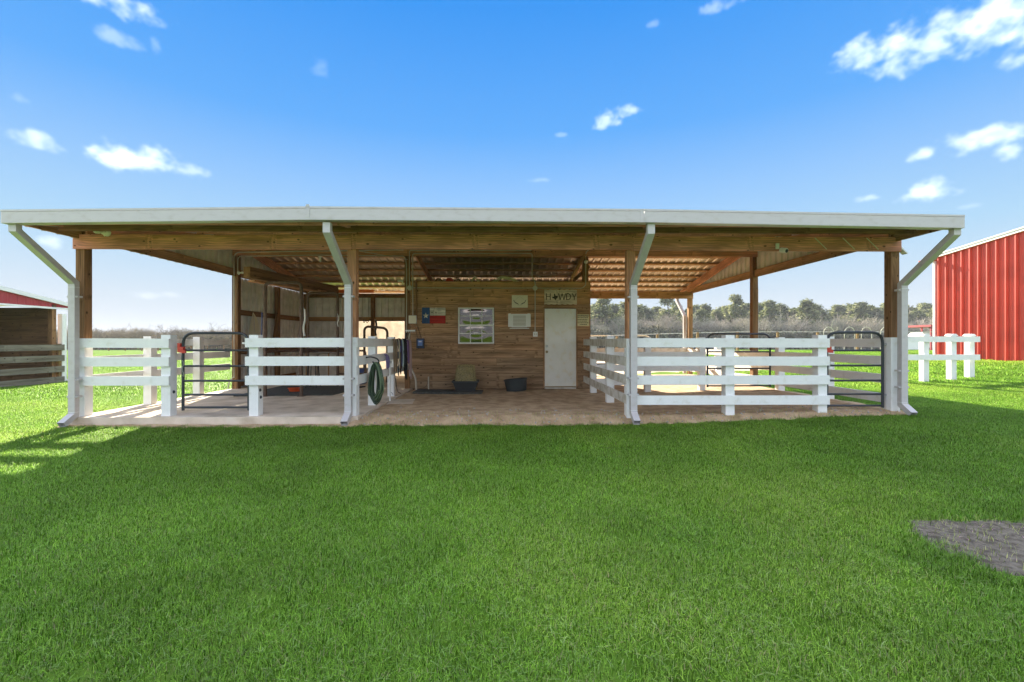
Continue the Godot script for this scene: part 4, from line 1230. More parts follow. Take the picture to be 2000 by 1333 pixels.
	var ch := thing("fence_charger", "small dark blue electric fence charger with a pale blue face and wires", "charger", Vector3(-2.16, 1.18, z))
	pbox(ch, "body", Vector3(-2.165, 1.30, z + 0.04), Vector3(0.19, 0.25, 0.08), mat(lin(0.03, 0.045, 0.09), 0.5))
	pbox(ch, "face", Vector3(-2.165, 1.31, z + 0.083), Vector3(0.12, 0.15, 0.006), mat(lin(0.16, 0.28, 0.62), 0.5))
	pbox(ch, "face_mark", Vector3(-2.165, 1.345, z + 0.087), Vector3(0.07, 0.03, 0.003), M.white_plastic)
	tube(ch, "wire", smooth_path([Vector3(-2.14, 1.42, z + 0.03), Vector3(-2.2, 1.6, z + 0.01), Vector3(-2.31, 2.0, z + 0.01), Vector3(-2.27, 2.3, z + 0.01)], 6), 0.005, M.black, 5)
	tube(ch, "wire", smooth_path([Vector3(-2.22, 1.42, z + 0.03), Vector3(-2.26, 1.5, z + 0.01), Vector3(-2.29, 1.72, z + 0.01)], 6), 0.004, M.black, 5)
	tube(ch, "wire", smooth_path([Vector3(-2.2, 1.18, z + 0.03), Vector3(-2.32, 1.12, z + 0.05), Vector3(-2.42, 1.24, z + 0.04)], 6), 0.004, M.black, 5)
	tag(tube(self, "dark_pole", [Vector3(-2.27, 1.95, z + 0.02), Vector3(-2.275, 2.93, z + 0.03)], 0.022, M.post, 8), "dark wooden pole hanging against the left end of the plank wall", "pole")
	tag(tube(self, "riser_pipe", bent([Vector3(-2.40, 1.2, z + 0.15), Vector3(-2.40, 0.70, z + 0.15), Vector3(-2.26, 0.42, z + 0.15), Vector3(-2.25, 0.08, z + 0.15)], 0.12), 0.022, M.pvc, 8), "bent grey plastic pipe running into the ground at the wall's left end", "pipe")
	var gr := thing("ground_rod", "thin pale rod standing at the foot of the plank wall with a black wire", "rod", Vector3(-1.93, 0.1, z + 0.2))
	tube(gr, "rod", [Vector3(-1.93, 0.08, z + 0.2), Vector3(-1.93, 0.46, z + 0.2)], 0.016, M.pvc, 8)
	tube(gr, "wire", smooth_path([Vector3(-1.94, 0.35, z + 0.22), Vector3(-2.0, 0.2, z + 0.25), Vector3(-2.2, 0.15, z + 0.25)], 6), 0.004, M.black, 5)
	# feed tub with hay
	var ft := thing("feed_tub", "black rubber feed tub with sloping sides before the plank wall", "tub", Vector3(-0.95, 0.12, -11.2))
	var tb := st_new()
	var lo := [Vector3(-0.22, 0, 0.17), Vector3(0.22, 0, 0.17), Vector3(0.22, 0, -0.17), Vector3(-0.22, 0, -0.17)]
	var hi := [Vector3(-0.30, 0.24, 0.24), Vector3(0.30, 0.24, 0.24), Vector3(0.30, 0.24, -0.24), Vector3(-0.30, 0.24, -0.24)]
	for k in 4:
		var q := (k + 1) % 4
		var n: Vector3 = (lo[k] + lo[q]).normalized()
		quad(tb, lo[k], lo[q], hi[q], hi[k], n)
		quad(tb, lo[k] * 0.93 + Vector3(0, 0.02, 0), lo[q] * 0.93 + Vector3(0, 0.02, 0), hi[q] * 0.96, hi[k] * 0.96, -n)
	quad(tb, lo[0], lo[1], lo[2], lo[3], Vector3.DOWN)
	put(ft, "body", tb.commit(), M.black, Transform3D(Basis(), Vector3(-0.955, 0.13, -11.2)))
	var rim := st_new()
	for s in [-1.0, 1.0]:
		add_box(rim, Vector3(0, 0.245, s * 0.25), Vector3(0.64, 0.035, 0.04))
		add_box(rim, Vector3(s * 0.305, 0.245, 0), Vector3(0.04, 0.034, 0.46))
	put(ft, "rim", rim.commit(), M.rubber, Transform3D(Basis(), Vector3(-0.955, 0.13, -11.2)))
	var hb := thing("hay_bale", "block of hay standing upright in the black feed tub", "hay", Vector3(-0.965, 0.2, -11.2))
	var hx := Transform3D(Basis(Vector3.RIGHT, -0.10), Vector3(-0.965, 0.475, -11.21))
	put(hb, "body", bale_mesh(Vector3(0.50, 0.56, 0.30), 0.045, 0.76), M.hay, hx)
	var hst := st_new()
	for i in 2600:
		var f := rng.randi() % 6
		var p := Vector3(rng.randf_range(-1, 1), rng.randf_range(-1, 1), rng.randf_range(-1, 1))
		if f < 3: p.z = 1.0
		elif f == 3: p.y = 1.0
		else: p.x = 1.0 if f == 4 else -1.0
		p *= Vector3(0.25, 0.275, 0.148)
		p.x *= lerpf(1.0, 0.76, p.y / 0.56 + 0.5)
		var dr := Vector3(rng.randfn(), rng.randfn() * 0.7, rng.randfn() * 0.5).normalized() * rng.randf_range(0.02, 0.05)
		var sd := dr.cross(Vector3(0.3, 0.2, 1)).normalized() * 0.0022
		for v in [p - dr - sd, p + dr, p - dr + sd]:
			hst.set_color(Color(0.5, 0.41, 0.2).lerp(Color(0.24, 0.2, 0.08), rng.randf()))
			hst.set_normal(Vector3(0, 0.3, 1).normalized())
			hst.add_vertex(v)
	var hs2 := put(hb, "loose_stems", hst.commit(), M.twig, hx)
	hs2.set_meta("kind", "stuff")
	var t2 := thing("water_tub", "dark grey-green oval tub on the dirt left of the door", "tub", Vector3(0.29, 0.12, -11.25))
	put(t2, "body", lathe([Vector2(0.001, 0.03), Vector2(0.225, 0.03), Vector2(0.25, 0.28), Vector2(0.265, 0.285), Vector2(0.268, 0.262), Vector2(0.235, 0.0), Vector2(0.001, 0.0)], 30, 1.05, 0.8), M.rubber, Transform3D(Basis(Vector3(0, 0, 1), 0.09), Vector3(0.29, 0.125, -11.3)))
	put(t2, "rim", lathe([Vector2(0.258, 0.27), Vector2(0.28, 0.27), Vector2(0.28, 0.295), Vector2(0.258, 0.295)], 30, 1.05, 0.8), M.rubber, Transform3D(Basis(Vector3(0, 0, 1), 0.09), Vector3(0.29, 0.125, -11.3)))
	tag(put(self, "stall_mat", box_mesh(Vector3(1.62, 0.045, 0.62)), M.mat_rubber, Transform3D(Basis(Vector3.UP, -0.02).rotated(Vector3(0, 0, 1), -0.012), Vector3(-1.35, 0.135, -11.0))), "flat grey mat lying on the dirt under the feed tub", "mat")
	# what lies on top of the tack room
	var tz2 := -11.95
	tag(put(self, "red_dome", lathe([Vector2(0.001, 0.13), Vector2(0.06, 0.12), Vector2(0.10, 0.07), Vector2(0.11, 0.0)], 16), M.red_plastic, Transform3D(Basis(), Vector3(-1.45, 2.89, tz2))), "small faded red dome lying on top of the plank wall", "cap")
	for k in 5:
		var x: float = [-2.0, -1.72, -1.25, -0.78, 0.02][k]
		var cl := thing("rope_coil", ["thin rope bundle on the tack room roof, farthest left", "rope bundle left of the red dome on the tack room roof", "thin rope loops right of the red dome on the tack room roof", "single upright rope ring on the tack room roof", "wide heap of pale rope at the middle of the tack room roof"][k], "rope", Vector3(x, 2.9, tz2))
		for i in (7 if k == 4 else 3):
			var lw := (0.34 if k == 4 else 0.11) * rng.randf_range(0.6, 1.1)
			var hh := (0.13 if k == 4 else 0.11) * rng.randf_range(0.6, 1.2)
			var zz := tz2 + rng.randf_range(-0.08, 0.08)
			tube(cl, "loop", smooth_path([Vector3(x - lw, 2.91, zz), Vector3(x - lw * 0.5, 2.90 + hh * 0.9, zz), Vector3(x + rng.randf_range(-0.05, 0.05), 2.90 + hh, zz + 0.03), Vector3(x + lw * 0.6, 2.90 + hh * 0.7, zz), Vector3(x + lw, 2.905, zz + 0.03)], 6), 0.009, M.cream if k >= 3 else M.post, 6)

func hang(called: String, label: String, x: float, top: float, low: float, d: float, w: float, count: int, r: float, m: Material) -> void:
	# loops hung over the top board of the fence along the slab
	var t := thing(called, label, "tack", Vector3(x, low, -d))
	for i in count:
		var dd := d + rng.randf_range(-0.5, 0.5) * w
		var lw := w * rng.randf_range(0.25, 0.5)
		var lo := low + rng.randf_range(0.0, 0.18) * (top - low)
		var xx := x + rng.randf_range(0.0, 0.03)
		tube(t, "loop", smooth_path([Vector3(xx - 0.03, top, -dd), Vector3(xx + 0.01, top - 0.04, -dd - lw * 0.5), Vector3(xx + 0.02, lerpf(top, lo, 0.55), -dd - lw), Vector3(xx + 0.025, lo, -dd), Vector3(xx + 0.02, lerpf(top, lo, 0.5), -dd + lw), Vector3(xx + 0.01, top - 0.04, -dd + lw * 0.5), Vector3(xx - 0.03, top, -dd)], 5), r, m, 6)

func make_hanging_tack() -> void:
	var x := -2.40
	# hose coil on its hook
	var h := thing("hose_coil", "dark green garden hose coiled on a hook of the slab-side fence", "hose", Vector3(x, 0.2, -8.9))
	var hose2 := mat(lin(0.10, 0.15, 0.075), 0.5)
	for i in 17:
		var lw := rng.randf_range(0.04, 0.165)
		var lo := 0.24 + rng.randf_range(0.0, 0.2)
		var c := Vector3(-2.25 + rng.randf_range(-0.02, 0.02), 0, -8.0 + rng.randf_range(-0.05, 0.05))
		var e := Vector3(1, 0, rng.randf_range(0.2, 0.6)).normalized() * lw
		var tilt := rng.randf_range(-0.06, 0.06)
		var up := Vector3.UP
		tube(h, "loop", smooth_path([c + up * 0.985, c - e * 0.6 + up * 0.87, c - e + up * (0.52 + tilt), c - e * 0.5 + up * (lo + 0.05), c + up * lo, c + e * 0.6 + up * (lo + 0.10), c + e + up * (0.60 - tilt), c + e * 0.55 + up * 0.89, c + up * 0.985], 6), 0.0115, hose2 if i % 4 == 0 else M.hose, 8)
	tube(h, "hook", smooth_path([Vector3(-2.44, 1.07, -8.0), Vector3(-2.33, 1.08, -7.98), Vector3(-2.22, 1.04, -7.98), Vector3(-2.20, 0.96, -7.98), Vector3(-2.25, 0.94, -7.98), Vector3(-2.31, 1.0, -7.98)], 6), 0.012, M.black, 8)
	hang("lead_rope", "mottled brown lead rope hanging nearest to the hose on the top board", x, 1.40, 0.62, 9.86, 0.14, 3, 0.010, mat(lin(0.26, 0.19, 0.12), 0.8))
	hang("halter", "black and white halter with loops hanging beside the brown lead rope", x, 1.40, 0.52, 10.10, 0.16, 2, 0.008, M.rubber)
	hang("halter", "pale rope halter hanging between the brown and the blue ropes", x, 1.40, 0.66, 10.24, 0.10, 2, 0.009, M.cream)
	hang("lead_rope", "blue lead rope hanging among the tack on the fence", x, 1.40, 0.74, 10.42, 0.16, 4, 0.011, mat(lin(0.11, 0.17, 0.46), 0.8))
	hang("halter", "pale blue-green thin halter strap hanging beside the blue rope", x, 1.40, 0.68, 10.62, 0.12, 2, 0.009, mat(lin(0.42, 0.54, 0.54), 0.8))
	hang("bridle", "thick black leather reins hanging lowest on the fence", x, 1.40, 0.42, 10.88, 0.17, 4, 0.013, M.black)
	hang("bridle", "dark brown leather bridle with doubled reins hanging between the pale halter and the blue rope", x, 1.41, 0.58, 10.34, 0.13, 3, 0.011, mat(lin(0.06, 0.038, 0.025), 0.7))
	hang("bridle", "short black bridle hanging just before the long black reins", x, 1.41, 0.70, 10.74, 0.12, 3, 0.011, M.black)
	hang("halter", "purple halter hanging near the plank wall end of the fence", x, 1.38, 0.80, 11.16, 0.10, 3, 0.013, mat(lin(0.22, 0.13, 0.30), 0.8))
	hang("girth_strap", "dusty pink girth strap hanging nearest to the plank wall", x, 1.38, 0.42, 11.38, 0.09, 4, 0.016, mat(lin(0.50, 0.36, 0.34), 0.85))
	hang("halter", "short blue and maroon straps hung on the middle board behind the hose", x, 1.09, 0.80, 9.25, 0.14, 3, 0.011, mat(lin(0.20, 0.17, 0.34), 0.8))
	tag(tube(self, "black_cable", smooth_path([Vector3(x, 0.60, -10.0), Vector3(x + 0.03, 0.42, -9.95), Vector3(x + 0.03, 0.25, -10.1), Vector3(x + 0.02, 0.16, -10.45)], 8), 0.008, M.black, 6), "thin black cable drooping below the hanging halters", "cable")
	var y := thing("hydrant_pipe", "slim white plastic water pipe standing at the slab's right edge", "pipe", Vector3(-2.36, 0.12, -9.42))
	tube(y, "pipe", [Vector3(-2.37, 0.10, -9.42), Vector3(-2.37, 0.92, -9.42)], 0.018, M.white_plastic, 10)
	pbox(y, "valve", Vector3(-2.37, 0.93, -9.42), Vector3(0.05, 0.06, 0.05), M.steel)
	tube(y, "spout", bent([Vector3(-2.37, 0.30, -9.42), Vector3(-2.33, 0.30, -9.40), Vector3(-2.30, 0.26, -9.38)], 0.02), 0.01, M.steel, 6)
	for k in 3:
		tag(tube(self, "clippers", [Vector3(-2.44 + 0.03 * k, 1.41, -11.2 - 0.06 * k), Vector3(-2.42 + 0.03 * k, 1.56, -11.2 - 0.06 * k)], 0.02, [M.black, M.rust_pipe, M.pvc][k], 8), ["black handle standing on the end of the slab-side fence", "brown handle between the black and grey ones on the fence end", "grey handle on the fence end, nearest to the plank wall"][k], "tool")
	# bucket behind the dirty fence
	var b := thing("hanging_bucket", "black rubber bucket hanging inside the dirt-smeared fence near the plank wall", "bucket", Vector3(2.45, 0.5, -11.2))
	put(b, "body", lathe([Vector2(0.001, 0.02), Vector2(0.19, 0.02), Vector2(0.25, 0.22), Vector2(0.265, 0.22), Vector2(0.2, 0.0), Vector2(0.001, 0.0)], 22), M.black, Transform3D(Basis(), Vector3(2.48, 0.55, -11.2)))
	put(b, "rim", lathe([Vector2(0.25, 0.22), Vector2(0.275, 0.22), Vector2(0.275, 0.25), Vector2(0.25, 0.25)], 22), M.steel, Transform3D(Basis(), Vector3(2.48, 0.55, -11.2)))

# ---------------------------------------------------------------- lamps, camera, conduit under the roof
func lampholder(label: String, at: Vector3, dir: Vector3) -> void:
	var l := thing("lampholder", label, "lamp", at)
	var b := along(Vector3.ZERO, dir, Vector3(0.1, 0.2, 1))
	# lathe axis y to dir
	var bx := Basis(b.y, b.x, b.y.cross(b.x))
	put(l, "base", lathe([Vector2(0.001, 0.05), Vector2(0.022, 0.05), Vector2(0.026, 0.03), Vector2(0.05, 0.012), Vector2(0.05, 0.0)], 14), M.white_plastic, Transform3D(bx, at))
	put(l, "bulb", lathe([Vector2(0.001, 0.15), Vector2(0.022, 0.14), Vector2(0.032, 0.115), Vector2(0.026, 0.085), Vector2(0.015, 0.05)], 14), M.white_plastic, Transform3D(bx, at))

func make_fittings() -> void:
	lampholder("white bulb holder on the pale conduit at the middle left post", Vector3(-6.80, 3.10, -11.72), Vector3(1, 0.05, 0.1))
	lampholder("white bulb holder hanging under the roof over the wash rack", Vector3(-4.74, 3.53, -11.75), Vector3(0, -1, 0))
	lampholder("small white bulb holder below the roof left of the plank wall", Vector3(-2.62, 2.90, -11.76), Vector3(-1, 0.1, 0.1))
	lampholder("round white bulb holder at the post above the plank wall's right end", Vector3(2.09, 3.40, -11.70), Vector3(0, 0, 1))
	lampholder("white twin-socket bulb holder above the header at the left front corner, left one", Vector3(-6.46, 3.10, -7.46), Vector3(-0.7, 0.1, 0.7))
	lampholder("white twin-socket bulb holder above the header at the left front corner, right one", Vector3(-6.44, 3.10, -7.46), Vector3(0.8, 0.0, 0.6))
	var c := thing("security_camera", "small white security camera on the header over the right bay", "camera", Vector3(4.55, 2.86, -7.48))
	put(c, "bracket", box_mesh(Vector3(0.05, 0.09, 0.03)), M.white_plastic, Transform3D(Basis(), Vector3(4.51, 2.93, -7.46)))
	var body := lathe([Vector2(0.001, 0.11), Vector2(0.035, 0.11), Vector2(0.042, 0.10), Vector2(0.042, 0.0), Vector2(0.001, 0.0)], 16)
	put(c, "body", body, M.white_plastic, Transform3D(Basis(Vector3.RIGHT, PI / 2 + 0.25).rotated(Vector3.UP, 0.3), Vector3(4.56, 2.86, -7.44)))
	put(c, "lens", lathe([Vector2(0.001, 0.004), Vector2(0.028, 0.004), Vector2(0.03, 0.0)], 14), M.black, Transform3D(Basis(Vector3.RIGHT, PI / 2 + 0.25).rotated(Vector3.UP, 0.3), Vector3(4.591, 2.829, -7.338)))
	# conduits of the left bay
	var p := thing("conduit", "pale conduit rising on the middle left post and crossing under the roof", "conduit", Vector3(-6.85, 0.2, -11.7))
	tube(p, "pipe", bent([Vector3(-6.90, 0.42, -11.70), Vector3(-6.90, 3.62, -11.70), Vector3(-2.6, 3.70, -11.72)], 0.16), 0.014, M.pvc, 8)
	tube(p, "pipe", bent([Vector3(-6.81, 3.08, -11.71), Vector3(-6.81, 3.52, -11.71), Vector3(-4.74, 3.56, -11.72), Vector3(-2.56, 3.54, -11.72), Vector3(-2.52, 3.3, -11.70), Vector3(-2.52, 0.5, -11.70)], 0.10), 0.012, M.pvc, 8)
	tube(p, "pipe", smooth_path([Vector3(-6.96, 3.08, -11.6), Vector3(-6.96, 3.12, -10.6), Vector3(-6.96, 3.22, -9.7), Vector3(-6.96, 3.33, -8.9), Vector3(-6.96, 3.42, -8.2)], 5), 0.012, M.pvc, 8)
	tube(p, "pipe", bent([Vector3(-6.90, 0.45, -11.69), Vector3(-6.98, 0.35, -11.64), Vector3(-7.0, 0.15, -11.6)], 0.05), 0.014, M.pvc, 8)
	tag(tube(self, "support_wire", [Vector3(-2.5, 3.45, -11.7), Vector3(-2.54, 2.9, -7.75)], 0.008, M.pvc, 6), "thin pale cable slanting from the front left inner post to the tack room", "cable")
	tag(tube(self, "conduit_drop", [Vector3(6.63, 0.9, -11.82), Vector3(6.63, 2.75, -11.82)], 0.013, M.pvc, 8), "thin pale conduit on the middle right post", "conduit")
	var st := st_new()
	for x in [5.15, 5.62, 6.02]: add_tube(st, [Vector3(x, 3.075, -7.478), Vector3(x + 0.20, 2.885, -7.478)], 0.007, 6)
	var cable := put(self, "header_cord", st.commit(), M.cream)
	tag(cable, "thin pale cord wound round the right end of the front header", "cord")
	tag(put(self, "bent_flashing", prism(PackedVector2Array([Vector2(0, 0), Vector2(0.14, -0.12), Vector2(0.15, -0.11), Vector2(0.02, 0.02)]), 0.10), M.rake, Transform3D(Basis(), Vector3(6.60, 2.94, -7.56))), "small bent strip of flashing at the right end of the header", "flashing")

# ---------------------------------------------------------------- neighbours
func make_left_shed() -> void:
	var s := thing("red_shed", "smaller open shed with red gable siding and dark plank walls at the left edge", "shed", Vector3(-16.7, 0.0, -12.0))
	var ry := func(d): return 3.16 - 0.16 * absf(d - 12.0)
	for i in 8:
		var d0 := 8.35 + 0.9125 * i
		var d1 := d0 + 0.9125
		put(s, "siding_panel", ribbed(0.9125, 2.45, ry.call(d0) - 0.05, ry.call(d1) - 0.05, 0.229, 0.02), M.red_dull, Transform3D(Basis(Vector3(0, 0, 1), Vector3.UP, Vector3(1, 0, 0)) * Basis(Vector3.UP, 0.0) if false else Basis(Vector3(0, 0, -1), Vector3.UP, Vector3(-1, 0, 0)), Vector3(-14.68, 0, -d0)))
	pbox(s, "trim_board", Vector3(-14.66, 2.43, -12.0), Vector3(0.05, 0.06, 7.4), M.rake)
	for sd in [-1.0, 1.0]:
		var de: float = 12.0 + sd * 3.75
		bar(s, "rake_trim", Vector3(-14.64, ry.call(de) - 0.02, -de), Vector3(-14.64, 3.13, -12.0), 0.12, 0.05, M.rake)
		bar(s, "roof_panel", Vector3(-17.9, ry.call(de), -de), Vector3(-17.9, 3.16, -12.0), 0.03, 6.5, M.rake)
	for p in [[-14.75, 8.6], [-14.75, 12.0], [-14.75, 13.2], [-14.75, 15.05], [-18.5, 15.05], [-18.5, 8.6]]:
		pbox(s, "post", Vector3(p[0], 1.25, -p[1]), Vector3(0.14, 2.6, 0.14), M.post)
	pbox(s, "post", Vector3(-14.68, 1.12, -15.32), Vector3(0.15, 2.26, 0.15), M.white)
	for r in 12:
		pbox(s, "plank", Vector3(-15.75, 0.12 + 0.195 * r, -15.12 + 0.006 * (r % 2)), Vector3(2.0, 0.185, 0.03), M.shed_plank)
		pbox(s, "plank", Vector3(-17.75, 0.12 + 0.195 * r, -15.12 + 0.006 * (r % 2)), Vector3(1.98, 0.185, 0.03), M.shed_plank)
		pbox(s, "plank", Vector3(-18.6, 0.12 + 0.195 * r, -11.9), Vector3(0.03, 0.185, 6.5), M.shed_plank)
		pbox(s, "plank", Vector3(-15.9, 0.12 + 0.195 * r, -11.4), Vector3(0.03, 0.185, 3.9), M.shed_plank)
	pbox(s, "wall", Vector3(-16.75, 1.25, -15.17), Vector3(3.9, 2.4, 0.04), M.shed_plank)
	pbox(s, "wall", Vector3(-15.95, 1.25, -11.4), Vector3(0.04, 2.4, 3.9), M.shed_plank)
	var f := thing("plank_fence", "weathered grey plank fence along the open side of the red shed", "fence", Vector3(-14.6, 0.0, -12.5))
	for y in [1.15, 0.80, 0.44, 0.10]:
		bar(f, "rail", Vector3(-14.62, y, -9.0), Vector3(-14.60, y, -12.3), 0.19, 0.04, M.grey_board)
		bar(f, "rail", Vector3(-14.60, y, -12.31), Vector3(-14.60, y, -15.3), 0.19, 0.04, M.grey_board)
	for d in [9.0, 12.3, 13.3, 15.2]: pbox(f, "post", Vector3(-14.67, 0.62, -d), Vector3(0.09, 1.3, 0.10), M.yellow_post)
	tag(put(self, "round_post", lathe([Vector2(0.10, -0.1), Vector2(0.105, 1.32), Vector2(0.09, 1.34), Vector2(0.001, 1.345)], 18), M.yellow_post, Transform3D(Basis(), Vector3(-14.62, 0.0, -15.75))), "round yellowish timber post beside the shed's white corner post", "post")
	tag(put(self, "white_post", box_mesh(Vector3(0.12, 1.05, 0.12)), M.white, Transform3D(Basis(), Vector3(-14.50, 0.9, -13.15))), "short white board upright at the far left edge by the plank fence", "post")

func make_red_barn() -> void:
	var s := thing("red_barn", "tall red ribbed metal barn with white trim at the right edge", "barn", Vector3(22.0, 0.5, -15.0))
	var xw := 18.0
	var far_d := 18.7
	var near_d := 9.2
	var eave := 4.84
	var n := 10
	for i in n:
		var w := (far_d - near_d) / n
		var d0 := far_d - w * i
		var d1 := d0 - w
		# eave at the far end, roof rises towards the near end
		var t0 := eave + 0.105 * (far_d - d0)
		var t1 := eave + 0.105 * (far_d - d1)
		put(s, "siding_panel", ribbed(w, 0.2, t0, t1, 0.317, 0.085), M.red_metal, Transform3D(Basis(Vector3(0, 0, 1), Vector3.UP, Vector3(-1, 0, 0)), Vector3(xw, 0, -d0)))
	bar(s, "rake_trim", Vector3(xw - 0.07, eave + 0.02, -far_d - 0.15), Vector3(xw - 0.07, eave + 0.105 * (far_d - near_d) + 0.05, -near_d), 0.12, 0.10, M.rake)
	pbox(s, "corner_trim", Vector3(xw - 0.02, 2.5, -far_d - 0.03), Vector3(0.13, 4.6, 0.07), M.white)
	pbox(s, "base_trim", Vector3(xw - 0.02, 0.58, -(far_d + near_d) / 2), Vector3(0.02, 0.06, far_d - near_d), M.rake)
	pbox(s, "wall", Vector3(xw + 4.0, 2.4, -far_d), Vector3(7.9, 4.5, 0.06), M.red_metal)
	pbox(s, "wall", Vector3(xw + 4.0, 3.3, -near_d), Vector3(7.9, 6.3, 0.06), M.red_metal)
	bar(s, "roof_panel", Vector3(xw + 4.0, eave + 0.06, -far_d - 0.25), Vector3(xw + 4.0, eave + 0.105 * (far_d - near_d) + 0.11, -near_d), 0.04, 8.3, M.rake)
	pbox(s, "eave_soffit", Vector3(xw - 0.25, eave - 0.12, -far_d - 0.12), Vector3(0.5, 0.05, 0.3), M.red_metal)

func make_distance() -> void:
	# open red-roofed shelter with a camper, far behind the right fence
	var gy := ground_y(62.0, -70.0)
	var s := thing("red_shelter", "distant open shelter with a flat red roof right of the barn", "shelter", Vector3(64, gy, -70))
	pbox(s, "roof_panel", Vector3(68.0, 3.65, -70), Vector3(8.6, 0.3, 6.0), M.red_dull)
	for x in [64.0, 67.6, 71.9]:
		for d in [67.3, 72.7]: pbox(s, "post", Vector3(x, (gy + 3.5) / 2, -d), Vector3(0.2, 3.5 - gy, 0.2), M.red_dull)
	var c := thing("camper_trailer", "distant white camper trailer parked under the red shelter", "trailer", Vector3(65.5, gy, -70))
	put(c, "body", prism(PackedVector2Array([Vector2(-3.0, 0.6), Vector2(3.0, 0.6), Vector2(3.0, 2.5), Vector2(2.4, 2.95), Vector2(-2.2, 2.95), Vector2(-3.0, 2.2)]), 2.2), M.white, Transform3D(Basis(), Vector3(66.5, gy, -70)))
	for x in [65.0, 67.6]: pbox(c, "window", Vector3(x, gy + 2.0, -68.885), Vector3(1.2, 0.5, 0.03), M.glass_back)
	for x in [66.0, 67.0]: put(c, "wheel", lathe([Vector2(0.001, 0.12), Vector2(0.34, 0.12), Vector2(0.36, 0.0), Vector2(0.34, -0.12), Vector2(0.001, -0.12)], 16), M.black, Transform3D(Basis(Vector3.RIGHT, PI / 2), Vector3(x, gy + 0.36, -68.95)))
	var v := thing("white_van", "distant white van parked left of the camper on the grass", "van", Vector3(58.0, gy, -65))
	var vx := 58.1
	put(v, "body", prism(PackedVector2Array([Vector2(-2.2, 0.4), Vector2(2.2, 0.4), Vector2(2.25, 1.1), Vector2(1.6, 1.25), Vector2(1.0, 2.2), Vector2(-2.1, 2.3), Vector2(-2.25, 1.2)]), 1.9), M.white, Transform3D(Basis(), Vector3(vx, gy, -65)))
	for x in [-1.4, 1.4]: put(v, "wheel", lathe([Vector2(0.001, 0.11), Vector2(0.33, 0.11), Vector2(0.35, 0.0), Vector2(0.33, -0.11), Vector2(0.001, -0.11)], 16), M.black, Transform3D(Basis(Vector3.RIGHT, PI / 2), Vector3(vx + x, gy + 0.35, -64.05)))
	pbox(v, "window", Vector3(vx - 0.4, gy + 1.75, -64.04), Vector3(2.2, 0.5, 0.02), M.glass_back)
	# four pale hoops
	for i in 4:
		var x: float = [43.2, 46.0, 48.3, 50.9][i]
		var y := ground_y(x, -60.0)
		var h := thing("hoop", "pale arched pipe hoop behind the right gate, %s from the left" % ["first", "second", "third", "fourth"][i], "hoop", Vector3(x, y, -60), "hoops in the far paddock")
		var pts := [Vector3(x - 0.72, y, -60), Vector3(x - 0.7, y + 2.2, -60)]
		for k in 9:
			var an := PI - PI * k / 8
			pts.append(Vector3(x + 0.7 * cos(an), y + 2.45 + 0.85 * sin(an), -60))
		pts.append(Vector3(x + 0.72, y, -60))
		tube(h, "arch", pts, 0.03, M.cream, 6)
	# paddock fences
	var f := thing("paddock_fence", "distant brown post fence with one pale top rail behind the right bay", "fence", Vector3(20, 0, -36))
	for i in 16:
		var x := 6.0 + 3.4 * i
		pbox(f, "post", Vector3(x, ground_y(x, -38.0) + 0.75, -38), Vector3(0.16, 1.7, 0.16), M.yellow_post)
	for i in 8:
		var x := 6.0 + 6.8 * i
		bar(f, "rail", Vector3(x, ground_y(x, -38) + 1.62, -38.1), Vector3(x + 6.8, ground_y(x + 6.8, -38) + 1.62, -38.1), 0.05, 0.05, M.soiled)
	f = thing("paddock_fence", "distant dark wooden rail fence across the field on the left", "fence", Vector3(-60, -0.5, -85))
	for i in 40:
		var x := -118.0 + 3.0 * i
		pbox(f, "post", Vector3(x, ground_y(x, -85.0) + 0.6, -85), Vector3(0.14, 1.3, 0.14), M.post)
	for i in 20:
		var x := -118.0 + 6.0 * i
		for y in [1.15, 0.7]: bar(f, "rail", Vector3(x, ground_y(x, -85) + y, -84.9), Vector3(x + 6.0, ground_y(x + 6.0, -85) + y, -84.9), 0.09, 0.04, M.post)
	# tan planks and jumps in the yard behind the right bay
	for i in 3:
		var x: float = [4.2, 6.0, 7.6][i]
		var j := thing("timber_stand", ["low tan timber stand in the yard behind the right bay, left of three", "low tan timber stand in the yard behind the right bay, middle of three", "low tan timber stand in the yard behind the right bay, right of three"][i], "stand", Vector3(x, 0, -21.0))
		pbox(j, "board", Vector3(x, 0.75, -21.0), Vector3(1.2, 0.28, 0.05), M.yellow_post)
		for q in [-1.0, 1.0]: pbox(j, "leg", Vector3(x + q * 0.5, 0.35, -21.03), Vector3(0.09, 0.9, 0.09), M.yellow_post)

# ---------------------------------------------------------------- trees
func limb(st: SurfaceTool, a: Vector3, dir: Vector3, l: float, r: float, depth: int, g: RandomNumberGenerator, c: Color) -> void:
	var mid := a + dir * l * 0.5 + Vector3(g.randfn(), g.randfn() * 0.4, g.randfn()) * l * 0.06
	var b := a + dir * l + Vector3(g.randfn(), g.randfn() * 0.3, g.randfn()) * l * 0.09
	st.set_color(c)
	add_tube(st, [a, mid, b], r, 3 if depth < 3 else 5, r * 0.55)
	if depth == 0: return
	var n := 3 if depth > 1 else 4
	for i in n:
		var t := g.randf_range(0.45, 1.0) if i else 1.0
		var p := a.lerp(b, t)
		var d := (dir + Vector3(g.randfn(), g.randfn() * 0.6 + 0.15, g.randfn()) * 0.55).normalized()
		limb(st, p, d, l * g.randf_range(0.55, 0.78), r * 0.55, depth - 1, g, c)

